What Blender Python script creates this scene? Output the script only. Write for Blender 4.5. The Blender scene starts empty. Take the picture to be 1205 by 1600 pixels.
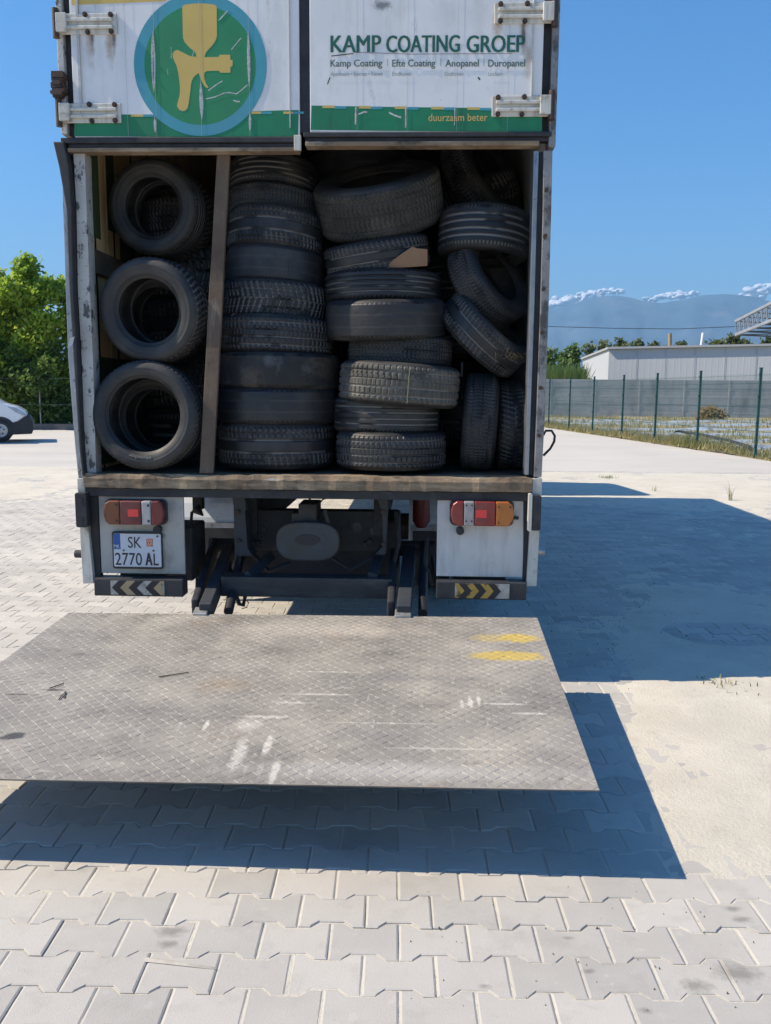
import bpy, bmesh, math, random
import numpy as np
from mathutils import Vector, Matrix, Euler
R_ = math.radians
random.seed(7); RNG = np.random.default_rng(11)
SC = bpy.context.scene; COL = SC.collection

# ---------------------------------------------------------------- camera, sky, sun, exposure
FPX, PW, PH = 1300.0, 1205, 1600
CAM_H, PITCH, YAW, ROLL = 1.57, 8.18, 2.1, 0.4
cam = bpy.data.cameras.new('camera'); cam.sensor_fit = 'VERTICAL'; cam.sensor_height = 24
cam.lens = 24 * FPX / PH; cam.clip_start = .05; cam.clip_end = 40000
co = bpy.data.objects.new('camera', cam); COL.objects.link(co)
CR = Matrix.Rotation(R_(YAW), 3, 'Z') @ Matrix.Rotation(R_(90 - PITCH), 3, 'X') @ Matrix.Rotation(R_(ROLL), 3, 'Z')
co.matrix_world = Matrix.Translation((0, 0, CAM_H)) @ CR.to_4x4()
SC.camera = co
SUN_EL, SUN_AZ = 46.0, 5.2           # light travels to +X, turned SUN_AZ towards +Y
d = Vector((math.cos(R_(SUN_EL)) * math.cos(R_(SUN_AZ)), math.cos(R_(SUN_EL)) * math.sin(R_(SUN_AZ)), -math.sin(R_(SUN_EL))))
w = bpy.data.worlds.new('World'); SC.world = w; w.use_nodes = True
bg = w.node_tree.nodes['Background']; sky = w.node_tree.nodes.new('ShaderNodeTexSky')
sky.sky_type = 'NISHITA'; sky.sun_disc = False; sky.sun_elevation = R_(SUN_EL)
sky.sun_rotation = math.atan2(-d.x, -d.y); sky.air_density = 1.3; sky.dust_density = .5; sky.ozone_density = 10; sky.altitude = 300
hs = w.node_tree.nodes.new('ShaderNodeHueSaturation'); hs.inputs['Saturation'].default_value = 1.18
w.node_tree.links.new(sky.outputs[0], hs.inputs['Color']); w.node_tree.links.new(hs.outputs[0], bg.inputs[0]); bg.inputs[1].default_value = .112
sl = bpy.data.lights.new('sun', 'SUN'); sl.energy = 5.0; sl.angle = R_(.5); sl.color = (1, .885, .71)
so = bpy.data.objects.new('sun', sl); COL.objects.link(so); so.rotation_euler = d.to_track_quat('-Z', 'Y').to_euler(); so.location = (-20, 0, 30)
SC.view_settings.view_transform = 'Standard'; SC.view_settings.look = 'None'
SC.view_settings.exposure = .61; SC.view_settings.gamma = 1
SC.cycles.use_denoising = True
SC.cycles.max_bounces = 7; SC.cycles.diffuse_bounces = 4; SC.cycles.glossy_bounces = 3
SC.cycles.transmission_bounces = 4; SC.cycles.volume_bounces = 0; SC.cycles.transparent_max_bounces = 8
SC.cycles.sample_clamp_indirect = 6

# ---------------------------------------------------------------- helpers
def ray(px, py): return CR @ Vector(((px - PW / 2) / FPX, -(py - PH / 2) / FPX, -1))
def P(px, py, Y): r = ray(px, py); return Vector((0, 0, CAM_H)) + r * (Y / r.y)
def G(px, py, z=0): r = ray(px, py); return Vector((0, 0, CAM_H)) + r * ((z - CAM_H) / r.z)
def rect(x0, y0, x1, y1, Y):
    ym, xm = (y0 + y1) / 2, (x0 + x1) / 2
    return P(x0, ym, Y).x, P(x1, ym, Y).x, P(xm, y1, Y).z, P(xm, y0, Y).z

def vnoise(x, y, seed=0):
    r = np.random.default_rng(seed); n = 256; t = r.random((n, n))
    xi = np.floor(x).astype(int); yi = np.floor(y).astype(int); fx = x - xi; fy = y - yi
    fx = fx * fx * (3 - 2 * fx); fy = fy * fy * (3 - 2 * fy)
    a = t[xi % n, yi % n]; b = t[(xi + 1) % n, yi % n]; c = t[xi % n, (yi + 1) % n]; e = t[(xi + 1) % n, (yi + 1) % n]
    return (a * (1 - fx) + b * fx) * (1 - fy) + (c * (1 - fx) + e * fx) * fy
def fbm(x, y, seed=0, oct=4):
    s = 0; a = .5; tot = 0
    for k in range(oct): s = s + a * vnoise(x * 2 ** k, y * 2 ** k, seed + k); tot += a; a *= .5
    return s / tot
def sstep(a, b, x): t = np.clip((x - a) / (b - a), 0, 1); return t * t * (3 - 2 * t)

def tag(o, label=None, cat=None, group=None, kind=None):
    if label: o['label'] = label
    if cat: o['category'] = cat
    if group: o['group'] = group
    if kind: o['kind'] = kind
    return o
def empty(name, loc=(0, 0, 0), parent=None):
    o = bpy.data.objects.new(name, None); COL.objects.link(o); o.location = loc; o.empty_display_size = .1
    if parent: o.parent = parent
    return o
def wloc(o):
    v = Vector((0, 0, 0))
    while o: v = v + o.location; o = o.parent
    return v

class MB:
    def __init__(s): s.v = []; s.f = []; s.m = []; s.sm = []
    def add(s, vs, fs, mi=0, smooth=False):
        b = len(s.v); s.v += [tuple(v) for v in vs]
        for f in fs: s.f.append([b + i for i in f]); s.m.append(mi); s.sm.append(smooth)
        return s
    def box(s, x0, x1, y0, y1, z0, z1, mi=0):
        vs = [(x, y, z) for x in (x0, x1) for y in (y0, y1) for z in (z0, z1)]
        return s.add(vs, [(0, 1, 3, 2), (4, 6, 7, 5), (0, 4, 5, 1), (2, 3, 7, 6), (0, 2, 6, 4), (1, 5, 7, 3)], mi)
    def bar(s, p0, p1, wx, wz, mi=0, up=(0, 0, 1)):
        p0, p1 = Vector(p0), Vector(p1); t = (p1 - p0).normalized(); u = t.cross(Vector(up))
        if u.length < 1e-4: u = t.cross(Vector((0, 1, 0)))
        u.normalize(); n = u.cross(t)
        vs = [p + u * a * wx / 2 + n * b * wz / 2 for p in (p0, p1) for a, b in ((-1, -1), (1, -1), (1, 1), (-1, 1))]
        return s.add(vs, [(3, 2, 1, 0), (4, 5, 6, 7), (0, 1, 5, 4), (1, 2, 6, 5), (2, 3, 7, 6), (3, 0, 4, 7)], mi)
    def prism_y(s, poly, y0, y1, mi=0, smooth=False):   # poly of (x,z), counter-clockwise seen from -Y
        n = len(poly); vs = [(x, y0, z) for x, z in poly] + [(x, y1, z) for x, z in poly]
        return s.add(vs, [tuple(range(n)), tuple(range(2 * n - 1, n - 1, -1))] + [(i + n, (i + 1) % n + n, (i + 1) % n, i) for i in range(n)], mi, smooth)
    def prism_x(s, poly, x0, x1, mi=0):                 # poly of (y,z)
        n = len(poly); vs = [(x0, y, z) for y, z in poly] + [(x1, y, z) for y, z in poly]
        return s.add(vs, [tuple(range(n - 1, -1, -1)), tuple(range(n, 2 * n))] + [(i, (i + 1) % n, (i + 1) % n + n, i + n) for i in range(n)], mi)
    def tube(s, pts, r, n=8, mi=0, smooth=True, cap=True):
        pts = [Vector(p) for p in pts]; rs = r if isinstance(r, (list, tuple)) else [r] * len(pts); rings = []
        for i, p in enumerate(pts):
            t = (pts[min(i + 1, len(pts) - 1)] - pts[max(i - 1, 0)]).normalized()
            u = t.cross(Vector((.31, .17, .93))).normalized(); v = t.cross(u)
            rings.append([p + (u * math.cos(a) + v * math.sin(a)) * rs[i] for a in [2 * math.pi * k / n for k in range(n)]])
        vs = [q for g in rings for q in g]; fs = []
        for i in range(len(pts) - 1):
            for k in range(n): fs.append((i * n + k, i * n + (k + 1) % n, (i + 1) * n + (k + 1) % n, (i + 1) * n + k))
        s.add(vs, fs, mi, smooth)
        if cap: s.add(rings[0], [tuple(range(n - 1, -1, -1))], mi); s.add(rings[-1], [tuple(range(n))], mi)
        return s
    def build(s, name, mats, parent=None, bevel=0, seg=2, loc=None):
        me = bpy.data.meshes.new(name)
        o0 = Vector(loc) if loc is not None else (wloc(parent) if parent else Vector((0, 0, 0)))
        me.from_pydata([(x - o0.x, y - o0.y, z - o0.z) for x, y, z in s.v], [], s.f)
        for m in (mats if isinstance(mats, (list, tuple)) else [mats]): me.materials.append(m)
        me.polygons.foreach_set('material_index', s.m); me.polygons.foreach_set('use_smooth', s.sm)
        bm = bmesh.new(); bm.from_mesh(me)
        bmesh.ops.recalc_face_normals(bm, faces=bm.faces); bm.to_mesh(me); bm.free(); me.update()
        o = bpy.data.objects.new(name, me); COL.objects.link(o)
        if parent:
            o.parent = parent
            if loc is not None: o.location = o0 - wloc(parent)
        elif loc is not None: o.location = loc
        if bevel:
            b = o.modifiers.new('bevel', 'BEVEL'); b.width = bevel; b.segments = seg; b.limit_method = 'ANGLE'; b.angle_limit = R_(40)
        return o

def np_mesh(name, v, f, mats, attrs=None, smooth=False, parent=None):
    """v (n,3), f (m,k) all faces of k corners"""
    me = bpy.data.meshes.new(name); v = np.asarray(v, np.float32); f = np.asarray(f, np.int32); k = f.shape[1]
    me.vertices.add(len(v)); me.vertices.foreach_set('co', v.ravel())
    me.loops.add(f.size); me.loops.foreach_set('vertex_index', f.ravel())
    me.polygons.add(len(f)); me.polygons.foreach_set('loop_start', np.arange(0, f.size, k, dtype=np.int32))
    me.polygons.foreach_set('use_smooth', np.full(len(f), smooth))
    me.update(calc_edges=True); me.validate()
    for m in (mats if isinstance(mats, (list, tuple)) else [mats]): me.materials.append(m)
    for n, a in (attrs or {}).items():
        at = me.attributes.new(n, 'FLOAT', 'POINT'); at.data.foreach_set('value', np.asarray(a, np.float32))
    o = bpy.data.objects.new(name, me); COL.objects.link(o)
    if parent: o.parent = parent
    return o

# ---------------------------------------------------------------- materials
def mix(nt, fac, a, b):
    n = nt.nodes.new('ShaderNodeMix'); n.data_type = 'RGBA'
    for s, v in ((n.inputs[0], fac), (n.inputs[6], a), (n.inputs[7], b)):
        if hasattr(v, 'is_output'): nt.links.new(v, s)
        elif isinstance(v, (tuple, list)): s.default_value = (*v[:3], 1)
        else: s.default_value = v
    return n.outputs[2]
def math_(nt, op, a, b=0, c=None, clamp=False):
    n = nt.nodes.new('ShaderNodeMath'); n.operation = op; n.use_clamp = clamp
    for s, v in zip(n.inputs, (a, b, c)):
        if v is None: continue
        if hasattr(v, 'is_output'): nt.links.new(v, s)
        else: s.default_value = v
    return n.outputs[0]
def noise(nt, vec, scale, detail=5, rough=.6, stretch=None):
    if stretch:
        mp = nt.nodes.new('ShaderNodeMapping'); mp.inputs['Scale'].default_value = stretch; nt.links.new(vec, mp.inputs[0]); vec = mp.outputs[0]
    n = nt.nodes.new('ShaderNodeTexNoise'); n.inputs['Scale'].default_value = scale
    n.inputs['Detail'].default_value = detail; n.inputs['Roughness'].default_value = rough
    nt.links.new(vec, n.inputs['Vector']); return n.outputs[0]
def ramp(nt, v, lo, hi): return math_(nt, 'MULTIPLY', math_(nt, 'SUBTRACT', v, lo), 1 / (hi - lo), clamp=True)

def mat(name, c1, c2=None, scale=4, rough=.7, metal=0, layers=(), bump=0, bscale=60, spots=(), spec=.5, attr=None, coat=0, rand=None):
    """layers: (colour, scale, lo, hi, strength, stretch); spots: (centre, size, colour, strength, soft, noise scale)"""
    m = bpy.data.materials.new(name); m.use_nodes = True; nt = m.node_tree; b = nt.nodes['Principled BSDF']
    tc = nt.nodes.new('ShaderNodeTexCoord'); vec = tc.outputs['Object']
    c = c1
    if rand:
        oi = nt.nodes.new('ShaderNodeObjectInfo'); c = mix(nt, oi.outputs['Random'], c1, rand)
    if c2 is not None: c = mix(nt, ramp(nt, noise(nt, vec, scale), .35, .65), c, c2)
    if attr:
        a = nt.nodes.new('ShaderNodeAttribute'); a.attribute_name = attr[0]
        c = mix(nt, math_(nt, 'MULTIPLY', a.outputs['Fac'], attr[2]), c, attr[1])
    for ly in layers:
        col, sc, lo, hi, st = ly[:5]; stretch = ly[5] if len(ly) > 5 else None
        c = mix(nt, math_(nt, 'MULTIPLY', ramp(nt, noise(nt, vec, sc, 7, .65, stretch), lo, hi), st), c, col)
    for ce, sz, col, st, soft, ns in spots:
        mp = nt.nodes.new('ShaderNodeVectorMath'); mp.operation = 'SUBTRACT'; nt.links.new(vec, mp.inputs[0]); mp.inputs[1].default_value = ce
        dv = nt.nodes.new('ShaderNodeVectorMath'); dv.operation = 'DIVIDE'; nt.links.new(mp.outputs[0], dv.inputs[0]); dv.inputs[1].default_value = sz
        ln = nt.nodes.new('ShaderNodeVectorMath'); ln.operation = 'LENGTH'; nt.links.new(dv.outputs[0], ln.inputs[0])
        dist = math_(nt, 'ADD', ln.outputs['Value'], math_(nt, 'MULTIPLY', math_(nt, 'SUBTRACT', noise(nt, vec, ns, 5, .7), .5), 1.6))
        k = ramp(nt, math_(nt, 'SUBTRACT', 1.0, dist), 0, soft)
        c = mix(nt, math_(nt, 'MULTIPLY', k, st), c, col)
    if hasattr(c, 'is_output'): nt.links.new(c, b.inputs['Base Color'])
    else: b.inputs['Base Color'].default_value = (*c, 1)
    b.inputs['Metallic'].default_value = metal; b.inputs['Specular IOR Level'].default_value = spec
    rn = ramp(nt, noise(nt, vec, scale * 3), .2, .8)
    nt.links.new(math_(nt, 'ADD', math_(nt, 'MULTIPLY', rn, .2), rough - .1), b.inputs['Roughness'])
    if coat: b.inputs['Coat Weight'].default_value = coat
    if bump:
        bp = nt.nodes.new('ShaderNodeBump'); bp.inputs['Strength'].default_value = 1; bp.inputs['Distance'].default_value = bump
        nt.links.new(noise(nt, vec, bscale, 6, .7), bp.inputs['Height']); nt.links.new(bp.outputs[0], b.inputs['Normal'])
    return m

YR = 4.45                                   # rear plane of the truck
TRUCK0 = Vector((-.60, YR, 0))
def tl(v): return tuple(Vector(v) - TRUCK0)  # world -> truck object coordinates

GRIME = (.07, .06, .045); RUST = (.16, .065, .025)
M = {}
M['white_old'] = mat('weathered_white_paint', (.62, .60, .54), (.50, .475, .41), 3, .55, layers=[(GRIME, 9, .58, .72, .75), (RUST, 5, .66, .74, .6), ((.10, .085, .06), 2.2, .5, .75, .55, (14, 14, 1.2)), ((.03, .03, .03), 34, .66, .7, .8)], bump=.0015, bscale=30)
M['flaky'] = mat('flaking_white_paint', (.52, .51, .48), (.40, .385, .36), 4, .6, layers=[((.05, .05, .05), 16, .55, .6, .9, (1, 1, .6)), ((.20, .15, .09), 6, .6, .7, .5), ((.04, .04, .04), 60, .6, .66, .8)], bump=.002, bscale=40)
M['flaky_dark'] = mat('dirty_flaking_frame', (.30, .29, .28), (.20, .195, .19), 4, .55, .2, layers=[((.05, .05, .05), 14, .5, .62, .9, (1, 1, .5)), ((.16, .10, .06), 6, .58, .72, .5), ((.03, .03, .03), 60, .6, .66, .8)], bump=.002, bscale=40)
M['alum'] = mat('weathered_aluminium', (.34, .35, .37), (.24, .25, .27), 6, .42, .75, layers=[((.05, .05, .055), 10, .55, .7, .7, (3, 3, .5)), ((.03, .03, .03), 30, .62, .68, .8)], bump=.0008)
M['rubber'] = mat('dusty_black_rubber', (.018, .018, .02), (.035, .035, .04), 8, .7, layers=[((.14, .13, .12), 12, .6, .8, .35)], bump=.001)
M['black_steel'] = mat('black_painted_steel', (.018, .019, .022), (.035, .036, .04), 5, .55, layers=[((.11, .10, .09), 7, .55, .8, .4), (RUST, 9, .66, .76, .5)], bump=.001)
M['dark_steel'] = mat('dusty_chassis_steel', (.02, .02, .022), (.035, .034, .033), 4, .7, layers=[((.16, .145, .125), 6, .52, .8, .5), (RUST, 9, .62, .76, .4)], bump=.002)
M['blue_steel'] = mat('blue_grey_steel', (.028, .034, .044), (.05, .055, .06), 4, .6, layers=[((.02, .02, .02), 8, .55, .7, .6)], bump=.001)
M['plywood'] = mat('yellow_plywood', (.86, .60, .29), (.74, .49, .21), 3, .75, layers=[((.10, .06, .03), 8, .58, .74, .6, (1, 1, .3)), ((.5, .38, .22), 20, .6, .7, .3)])
M['ply_green'] = mat('green_paint_on_plywood', (.05, .085, .035), (.07, .10, .04), 3, .75, layers=[((.3, .2, .09), 14, .62, .7, .6)])
M['old_wood'] = mat('old_brown_wood', (.155, .108, .072), (.075, .05, .033), 3, .8, layers=[((.30, .27, .23), 5, .55, .7, .5, (4, 4, .6)), ((.03, .022, .016), 9, .58, .72, .7, (5, 5, .5))], bump=.003, bscale=25)
M['sill_wood'] = mat('worn_floor_edge_wood', (.27, .19, .115), (.15, .105, .065), 4, .8, layers=[((.42, .33, .22), 5, .48, .66, .7, (.8, 1, 5)), ((.45, .42, .38), 7, .62, .7, .7, (.5, 1, 3)), ((.05, .038, .028), 4, .55, .66, .6, (1, 1, 1)), ((.025, .02, .016), 5, .56, .68, .8, (1, 1, 1.5)), (RUST, 6, .62, .72, .5)], bump=.005, bscale=30)
M['interior'] = mat('dark_box_lining', (.10, .085, .065), (.06, .05, .04), 3, .8)
M['roof'] = mat('box_roof_sheet', (.35, .35, .34), (.28, .28, .27), 2, .6)
M['side'] = mat('truck_side_paint', (.60, .60, .58), (.5, .5, .48), 2, .5, layers=[(GRIME, 3, .6, .8, .4)])
M['green'] = mat('green_vinyl', (.014, .21, .085), (.018, .17, .07), 3, .42, layers=[((.035, .06, .04), 6, .55, .75, .6, (6, 6, 1)), ((.35, .4, .36), 30, .70, .74, .5)], bump=.0006)
M['emblem_green'] = mat('emblem_green_vinyl', (.028, .235, .088), (.034, .205, .08), 4, .4, layers=[((.02, .09, .04), 7, .6, .75, .5)], bump=.001, bscale=14)
M['teal'] = mat('teal_vinyl', (.065, .31, .37), (.075, .27, .34), 4, .42, layers=[((.1, .2, .22), 9, .6, .8, .4)])
M['gold'] = mat('ochre_vinyl', (.62, .43, .11), (.56, .39, .11), 4, .45, layers=[((.2, .15, .06), 10, .6, .8, .4)])
M['silver_tear'] = mat('torn_vinyl_white', (.6, .6, .58), (.3, .3, .29), 60, .6)
M['letter_green'] = mat('dark_green_lettering', (.012, .105, .075), (.02, .12, .085), 20, .5)
M['letter_grey'] = mat('grey_green_lettering', (.07, .13, .12), (.13, .19, .18), 40, .5)
M['letter_pale'] = mat('pale_grey_lettering', (.25, .30, .30), (.33, .37, .37), 40, .5)
M['seam'] = mat('panel_seam', (.40, .40, .39), (.5, .5, .49), 20, .7)
M['lens_red'] = mat('red_lamp_lens', (.26, .018, .015), (.20, .02, .02), 9, .3, layers=[((.16, .08, .06), 6, .5, .8, .5)], spec=.5)
M['lens_red_dirty'] = mat('dusty_red_lens', (.15, .022, .02), (.11, .022, .02), 9, .45, layers=[((.14, .09, .07), 6, .45, .75, .6)])
M['lens_refl'] = mat('red_reflector', (.75, .05, .05), (.6, .03, .03), 90, .25)
M['lens_amber'] = mat('amber_lamp_lens', (.42, .14, .02), (.36, .11, .02), 9, .3, layers=[((.2, .07, .03), 6, .5, .8, .5)])
M['lens_amber_dirty'] = mat('dirty_amber_lens', (.17, .055, .02), (.13, .04, .018), 9, .45)
M['lens_clear'] = mat('clear_lamp_lens', (.42, .41, .42), (.3, .29, .28), 9, .3, layers=[((.2, .17, .13), 6, .5, .8, .5)])
M['plate_white'] = mat('number_plate_white', (.58, .60, .64), (.52, .54, .58), 12, .35, layers=[((.3, .28, .25), 20, .6, .8, .4)])
M['plate_blue'] = mat('number_plate_blue', (.012, .10, .36), (.012, .09, .32), 10, .4)
M['plate_black'] = mat('number_plate_black', (.012, .013, .02), (.016, .016, .02), 10, .4)
M['sticker_orange'] = mat('orange_sticker', (.55, .12, .03), (.5, .1, .03), 10, .5)
M['sticker_cream'] = mat('cream_print', (.8, .72, .55))
M['chev_pale'] = mat('chevron_pale', (.44, .42, .38), (.3, .28, .24), 20, .6, layers=[(GRIME, 30, .58, .66, .7)])
M['chev_gold'] = mat('chevron_yellow', (.45, .29, .05), (.36, .22, .05), 14, .6, layers=[((.04, .035, .03), 26, .56, .62, .9)])
M['chev_tan'] = mat('chevron_tan', (.38, .29, .17), (.34, .25, .14), 14, .6, layers=[(GRIME, 26, .6, .66, .8)])
M['grey_guard'] = mat('grey_mudguard_plastic', (.52, .54, .57), (.44, .46, .49), 5, .55, layers=[((.14, .13, .12), 5, .5, .75, .5)])
M['red_tank'] = mat('red_paint', (.12, .014, .013), (.08, .012, .012), 6, .45)
M['chrome'] = mat('bare_steel', (.45, .45, .44), (.35, .34, .32), 20, .4, .6, layers=[((.2, .16, .12), 20, .55, .7, .6)])
M['bolt'] = mat('rusty_bolt', (.10, .055, .035), (.05, .04, .035), 40, .7, .3)
M['tread'] = mat('tyre_tread_rubber', (.0075, .0082, .0102), (.014, .015, .018), 6, .5, attr=('groove', (.19, .18, .165), .95), layers=[((.075, .074, .072), 5, .48, .78, .34), ((.10, .084, .064), 2.5, .52, .72, .38), ((.22, .21, .19), 60, .69, .73, .7)], bump=.0012, bscale=90, rand=(.024, .0235, .0245))
M['tread_dusty'] = mat('dusty_tyre_tread', (.05, .047, .04), (.085, .08, .068), 7, .75, attr=('groove', (.30, .28, .24), .9), layers=[((.20, .185, .15), 9, .5, .75, .6), ((.015, .015, .017), 12, .58, .72, .7)], bump=.0015, bscale=90)
M['tread_brown'] = mat('brown_bald_tread', (.014, .014, .015), (.026, .024, .022), 6, .7, layers=[((.12, .085, .055), 6, .48, .66, .85), ((.12, .12, .125), 9, .55, .72, .6), ((.008, .008, .008), 12, .54, .64, .85)], bump=.003, bscale=30)
M['tread_scuffed'] = mat('scuffed_brown_grey_tread', (.028, .026, .022), (.045, .041, .034), 6, .72, attr=('groove', (.14, .13, .11), .7), layers=[((.12, .105, .08), 6, .5, .75, .5), ((.3, .29, .26), 40, .68, .73, .7)], bump=.0012, bscale=90)
M['sidewall'] = mat('tyre_sidewall_rubber', (.012, .0125, .0145), (.018, .018, .02), 5, .6, layers=[((.075, .070, .062), 4, .45, .72, .5), ((.10, .085, .065), 2.2, .55, .72, .4), ((.14, .125, .105), 40, .62, .7, .3)], bump=.0008, bscale=40, rand=(.022, .0215, .022))
M['tyre_letter'] = mat('raised_tyre_lettering', (.2, .19, .17), (.15, .14, .13), 30, .6)
M['card'] = mat('brown_cardboard', (.30, .17, .085), (.24, .13, .07), 4, .8, layers=[((.1, .05, .03), 6, .58, .7, .6)])

# ---------------------------------------------------------------- ground
def pav_frame():
    a = R_(1.6); return math.cos(a), math.sin(a)
ca, sa = pav_frame()
def to_uv(x, y): return x * ca + y * sa, -x * sa + y * ca
def from_uv(u, v): return u * ca - v * sa, u * sa + v * ca
g1 = G(600, 1402); g2 = G(685, 1578)
V0 = to_uv(g1.x, g1.y)[1]; U0 = to_uv(g2.x, g2.y)[0]
SW, SH = .2, .1405
def build_paving():
    a = .0125; gp = .0022
    us = np.array([0, .18, .31, .69, .82, 1.0]) * SW; dz = np.array([1, 1, -1, -1, 1, 1]) * a
    us = us.copy(); us[0] += gp; us[-1] -= gp
    top = np.stack([us, SH + dz - gp], 1); bot = np.stack([us[::-1], -dz[::-1] + gp], 1)
    out = np.concatenate([bot, top[:, :]])                       # ring of 12: bottom right->left, then top left->right (clockwise)
    out = out[::-1]
    cen = np.array([SW / 2, SH / 2]); inn = cen + (out - cen) * np.array([(SW / 2 - gp - .005) / (SW / 2 - gp), (SH / 2 - .005) / (SH / 2)])
    K = 12; pos = []; rowoff = int(round((V0) / SH))
    for j in range(-16, 112):
        v = V0 + j * SH
        if v < .9 or v > 17: continue
        wid = 3.2 + v * .62; off = U0 + (0 if j % 2 else .5) * SW
        k0 = int((-wid - off) / SW) - 1; k1 = int((wid - off) / SW) + 1
        for k in range(k0, k1): pos.append((off + k * SW, v))
    pos = np.array(pos); n = len(pos)
    rng = np.random.default_rng(3); zj = rng.normal(0, .0009, n); tx = rng.normal(0, .006, n); ty = rng.normal(0, .008, n)
    rnd = rng.random(n); jit = rng.normal(0, .0006, (n, 2))
    def ringz(r2, dzv):
        loc = r2[None] + pos[:, None] + jit[:, None]; z = zj[:, None] + (r2[None, :, 0] - SW / 2) * tx[:, None] + (r2[None, :, 1] - SH / 2) * ty[:, None] + dzv
        x, y = from_uv(loc[..., 0], loc[..., 1]); return np.stack([x, y, np.broadcast_to(z, x.shape)], -1)
    A = ringz(inn, 0); B = ringz(out, -.0026); C = ringz(out, -.03)
    v = np.concatenate([A, B, C], 1).reshape(-1, 3)
    me = bpy.data.meshes.new('paving'); me.vertices.add(len(v)); me.vertices.foreach_set('co', v.astype(np.float32).ravel())
    # faces: one 12-gon + 24 quads per stone
    q = []
    for i in range(K):
        i2 = (i + 1) % K; q += [[i, K + i, K + i2, i2], [K + i, 2 * K + i, 2 * K + i2, K + i2]]
    q = np.array(q); base = (np.arange(n) * 3 * K)
    loops = np.concatenate([(np.arange(K)[None] + base[:, None]), (q.ravel()[None] + base[:, None])], 1)
    tot = np.tile(np.array([K] + [4] * (2 * K)), n)
    me.loops.add(loops.size); me.loops.foreach_set('vertex_index', loops.ravel().astype(np.int32))
    starts = np.concatenate([[0], np.cumsum(tot)[:-1]])
    me.polygons.add(len(tot)); me.polygons.foreach_set('loop_start', starts.astype(np.int32))
    me.polygons.foreach_set('use_smooth', np.zeros(len(tot), bool)); me.update(calc_edges=True); me.validate()
    bm = bmesh.new(); bm.from_mesh(me); bmesh.ops.recalc_face_normals(bm, faces=bm.faces); bm.to_mesh(me); bm.free()
    at = me.attributes.new('stone', 'FLOAT', 'POINT'); at.data.foreach_set('value', np.repeat(rnd, 3 * K).astype(np.float32))
    sp = []
    for px, py, s in ((268, 1455, .03), (262, 1475, .022), (1145, 1420, .018), (1088, 1540, .03), (1150, 1520, .045), (758, 1541, .012), (1010, 1580, .012), (888, 1465, .01), (920, 1518, .012), (1160, 1437, .02)):
        g = G(px, py); sp.append(((g.x, g.y, 0), (s * 1.9, s * 1.1, .05), (.12, .11, .095), .55, .8, 42))
    m = mat('concrete_pavers', (.52, .485, .435), (.47, .435, .39), .7, .85, attr=('stone', (.36, .34, .31), .95),
            layers=[((.55, .515, .46), 1.1, .42, .7, .6), ((.25, .235, .21), 2.5, .56, .78, .55), ((.20, .19, .17), 70, .64, .72, .5), ((.30, .28, .25), 9, .55, .75, .4), ((.56, .53, .48), 16, .6, .7, .4), ((.15, .135, .12), .9, .70, .8, .35)], bump=.0012, bscale=220, spots=sp)
    me.materials.append(m); o = bpy.data.objects.new('paving', me); COL.objects.link(o); tag(o, 'light grey bone shaped concrete pavers', None, None, 'structure')
build_paving()

def build_sand():
    xs = np.arange(-9, 10.01, .035); ys = np.arange(.8, 16.9, .035)
    X, Y = np.meshgrid(xs, ys); n1 = fbm(X * .9, Y * .9, 5, 5); n2 = fbm(X * 5, Y * 5, 9, 4); n3 = fbm(X * 24, Y * 24, 21, 2)
    # sand drifts: right of the platform, in the truck shadow and out in the yard
    d1 = sstep(.75, 1.25, X - .18 * (Y - 3.2)) * sstep(2.15, 2.9, Y) * (1 - sstep(5.6, 7.0, Y) * .8)
    d2 = sstep(9.5, 14.5, Y) * .8
    d3 = sstep(2.6, 5.5, X) * sstep(2.8, 4.5, Y) * .35
    d4 = sstep(2.4, 4.5, -X) * sstep(9, 14, Y) * .25
    m = np.maximum.reduce([d1, d2, d3, d4])
    cg = G(1148, 990); rr_ = np.hypot((X - cg.x) / .46, (Y - cg.y) / .30); m = np.maximum(m, .75 * np.exp(-(rr_ / 2.1) ** 2))
    h = -.0036 + .0108 * m * (.25 + 1.25 * n1) + .010 * (n1 - .5) * (m > .02) * m + .0052 * (n2 - .5) + .0022 * (n3 - .5) * (1 + 1.6 * m)
    h += -.012 * np.exp(-rr_ ** 4) + .005 * np.exp(-((rr_ - 1.15) / .16) ** 2)
    h = np.clip(h, -.012, .013)
    v = np.stack([X, Y, h], -1).reshape(-1, 3); ny, nx = X.shape; i = np.arange(nx * ny).reshape(ny, nx)
    f = np.stack([i[:-1, :-1], i[:-1, 1:], i[1:, 1:], i[1:, :-1]], -1).reshape(-1, 4)
    sand = mat('pale_sand', (.60, .55, .455), (.53, .485, .40), 1.4, .95, layers=[((.66, .61, .51), 3, .45, .7, .6), ((.36, .33, .285), 5, .58, .8, .5), ((.38, .345, .30), 22, .6, .75, .5), ((.24, .2, .16), 90, .64, .7, .5)], bump=.006, bscale=70)
    o = np_mesh('sand', v, f, sand, smooth=True); tag(o, 'pale sand swept over the pavers and into their joints', kind='structure')
    return sand
SANDM = build_sand()

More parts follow.
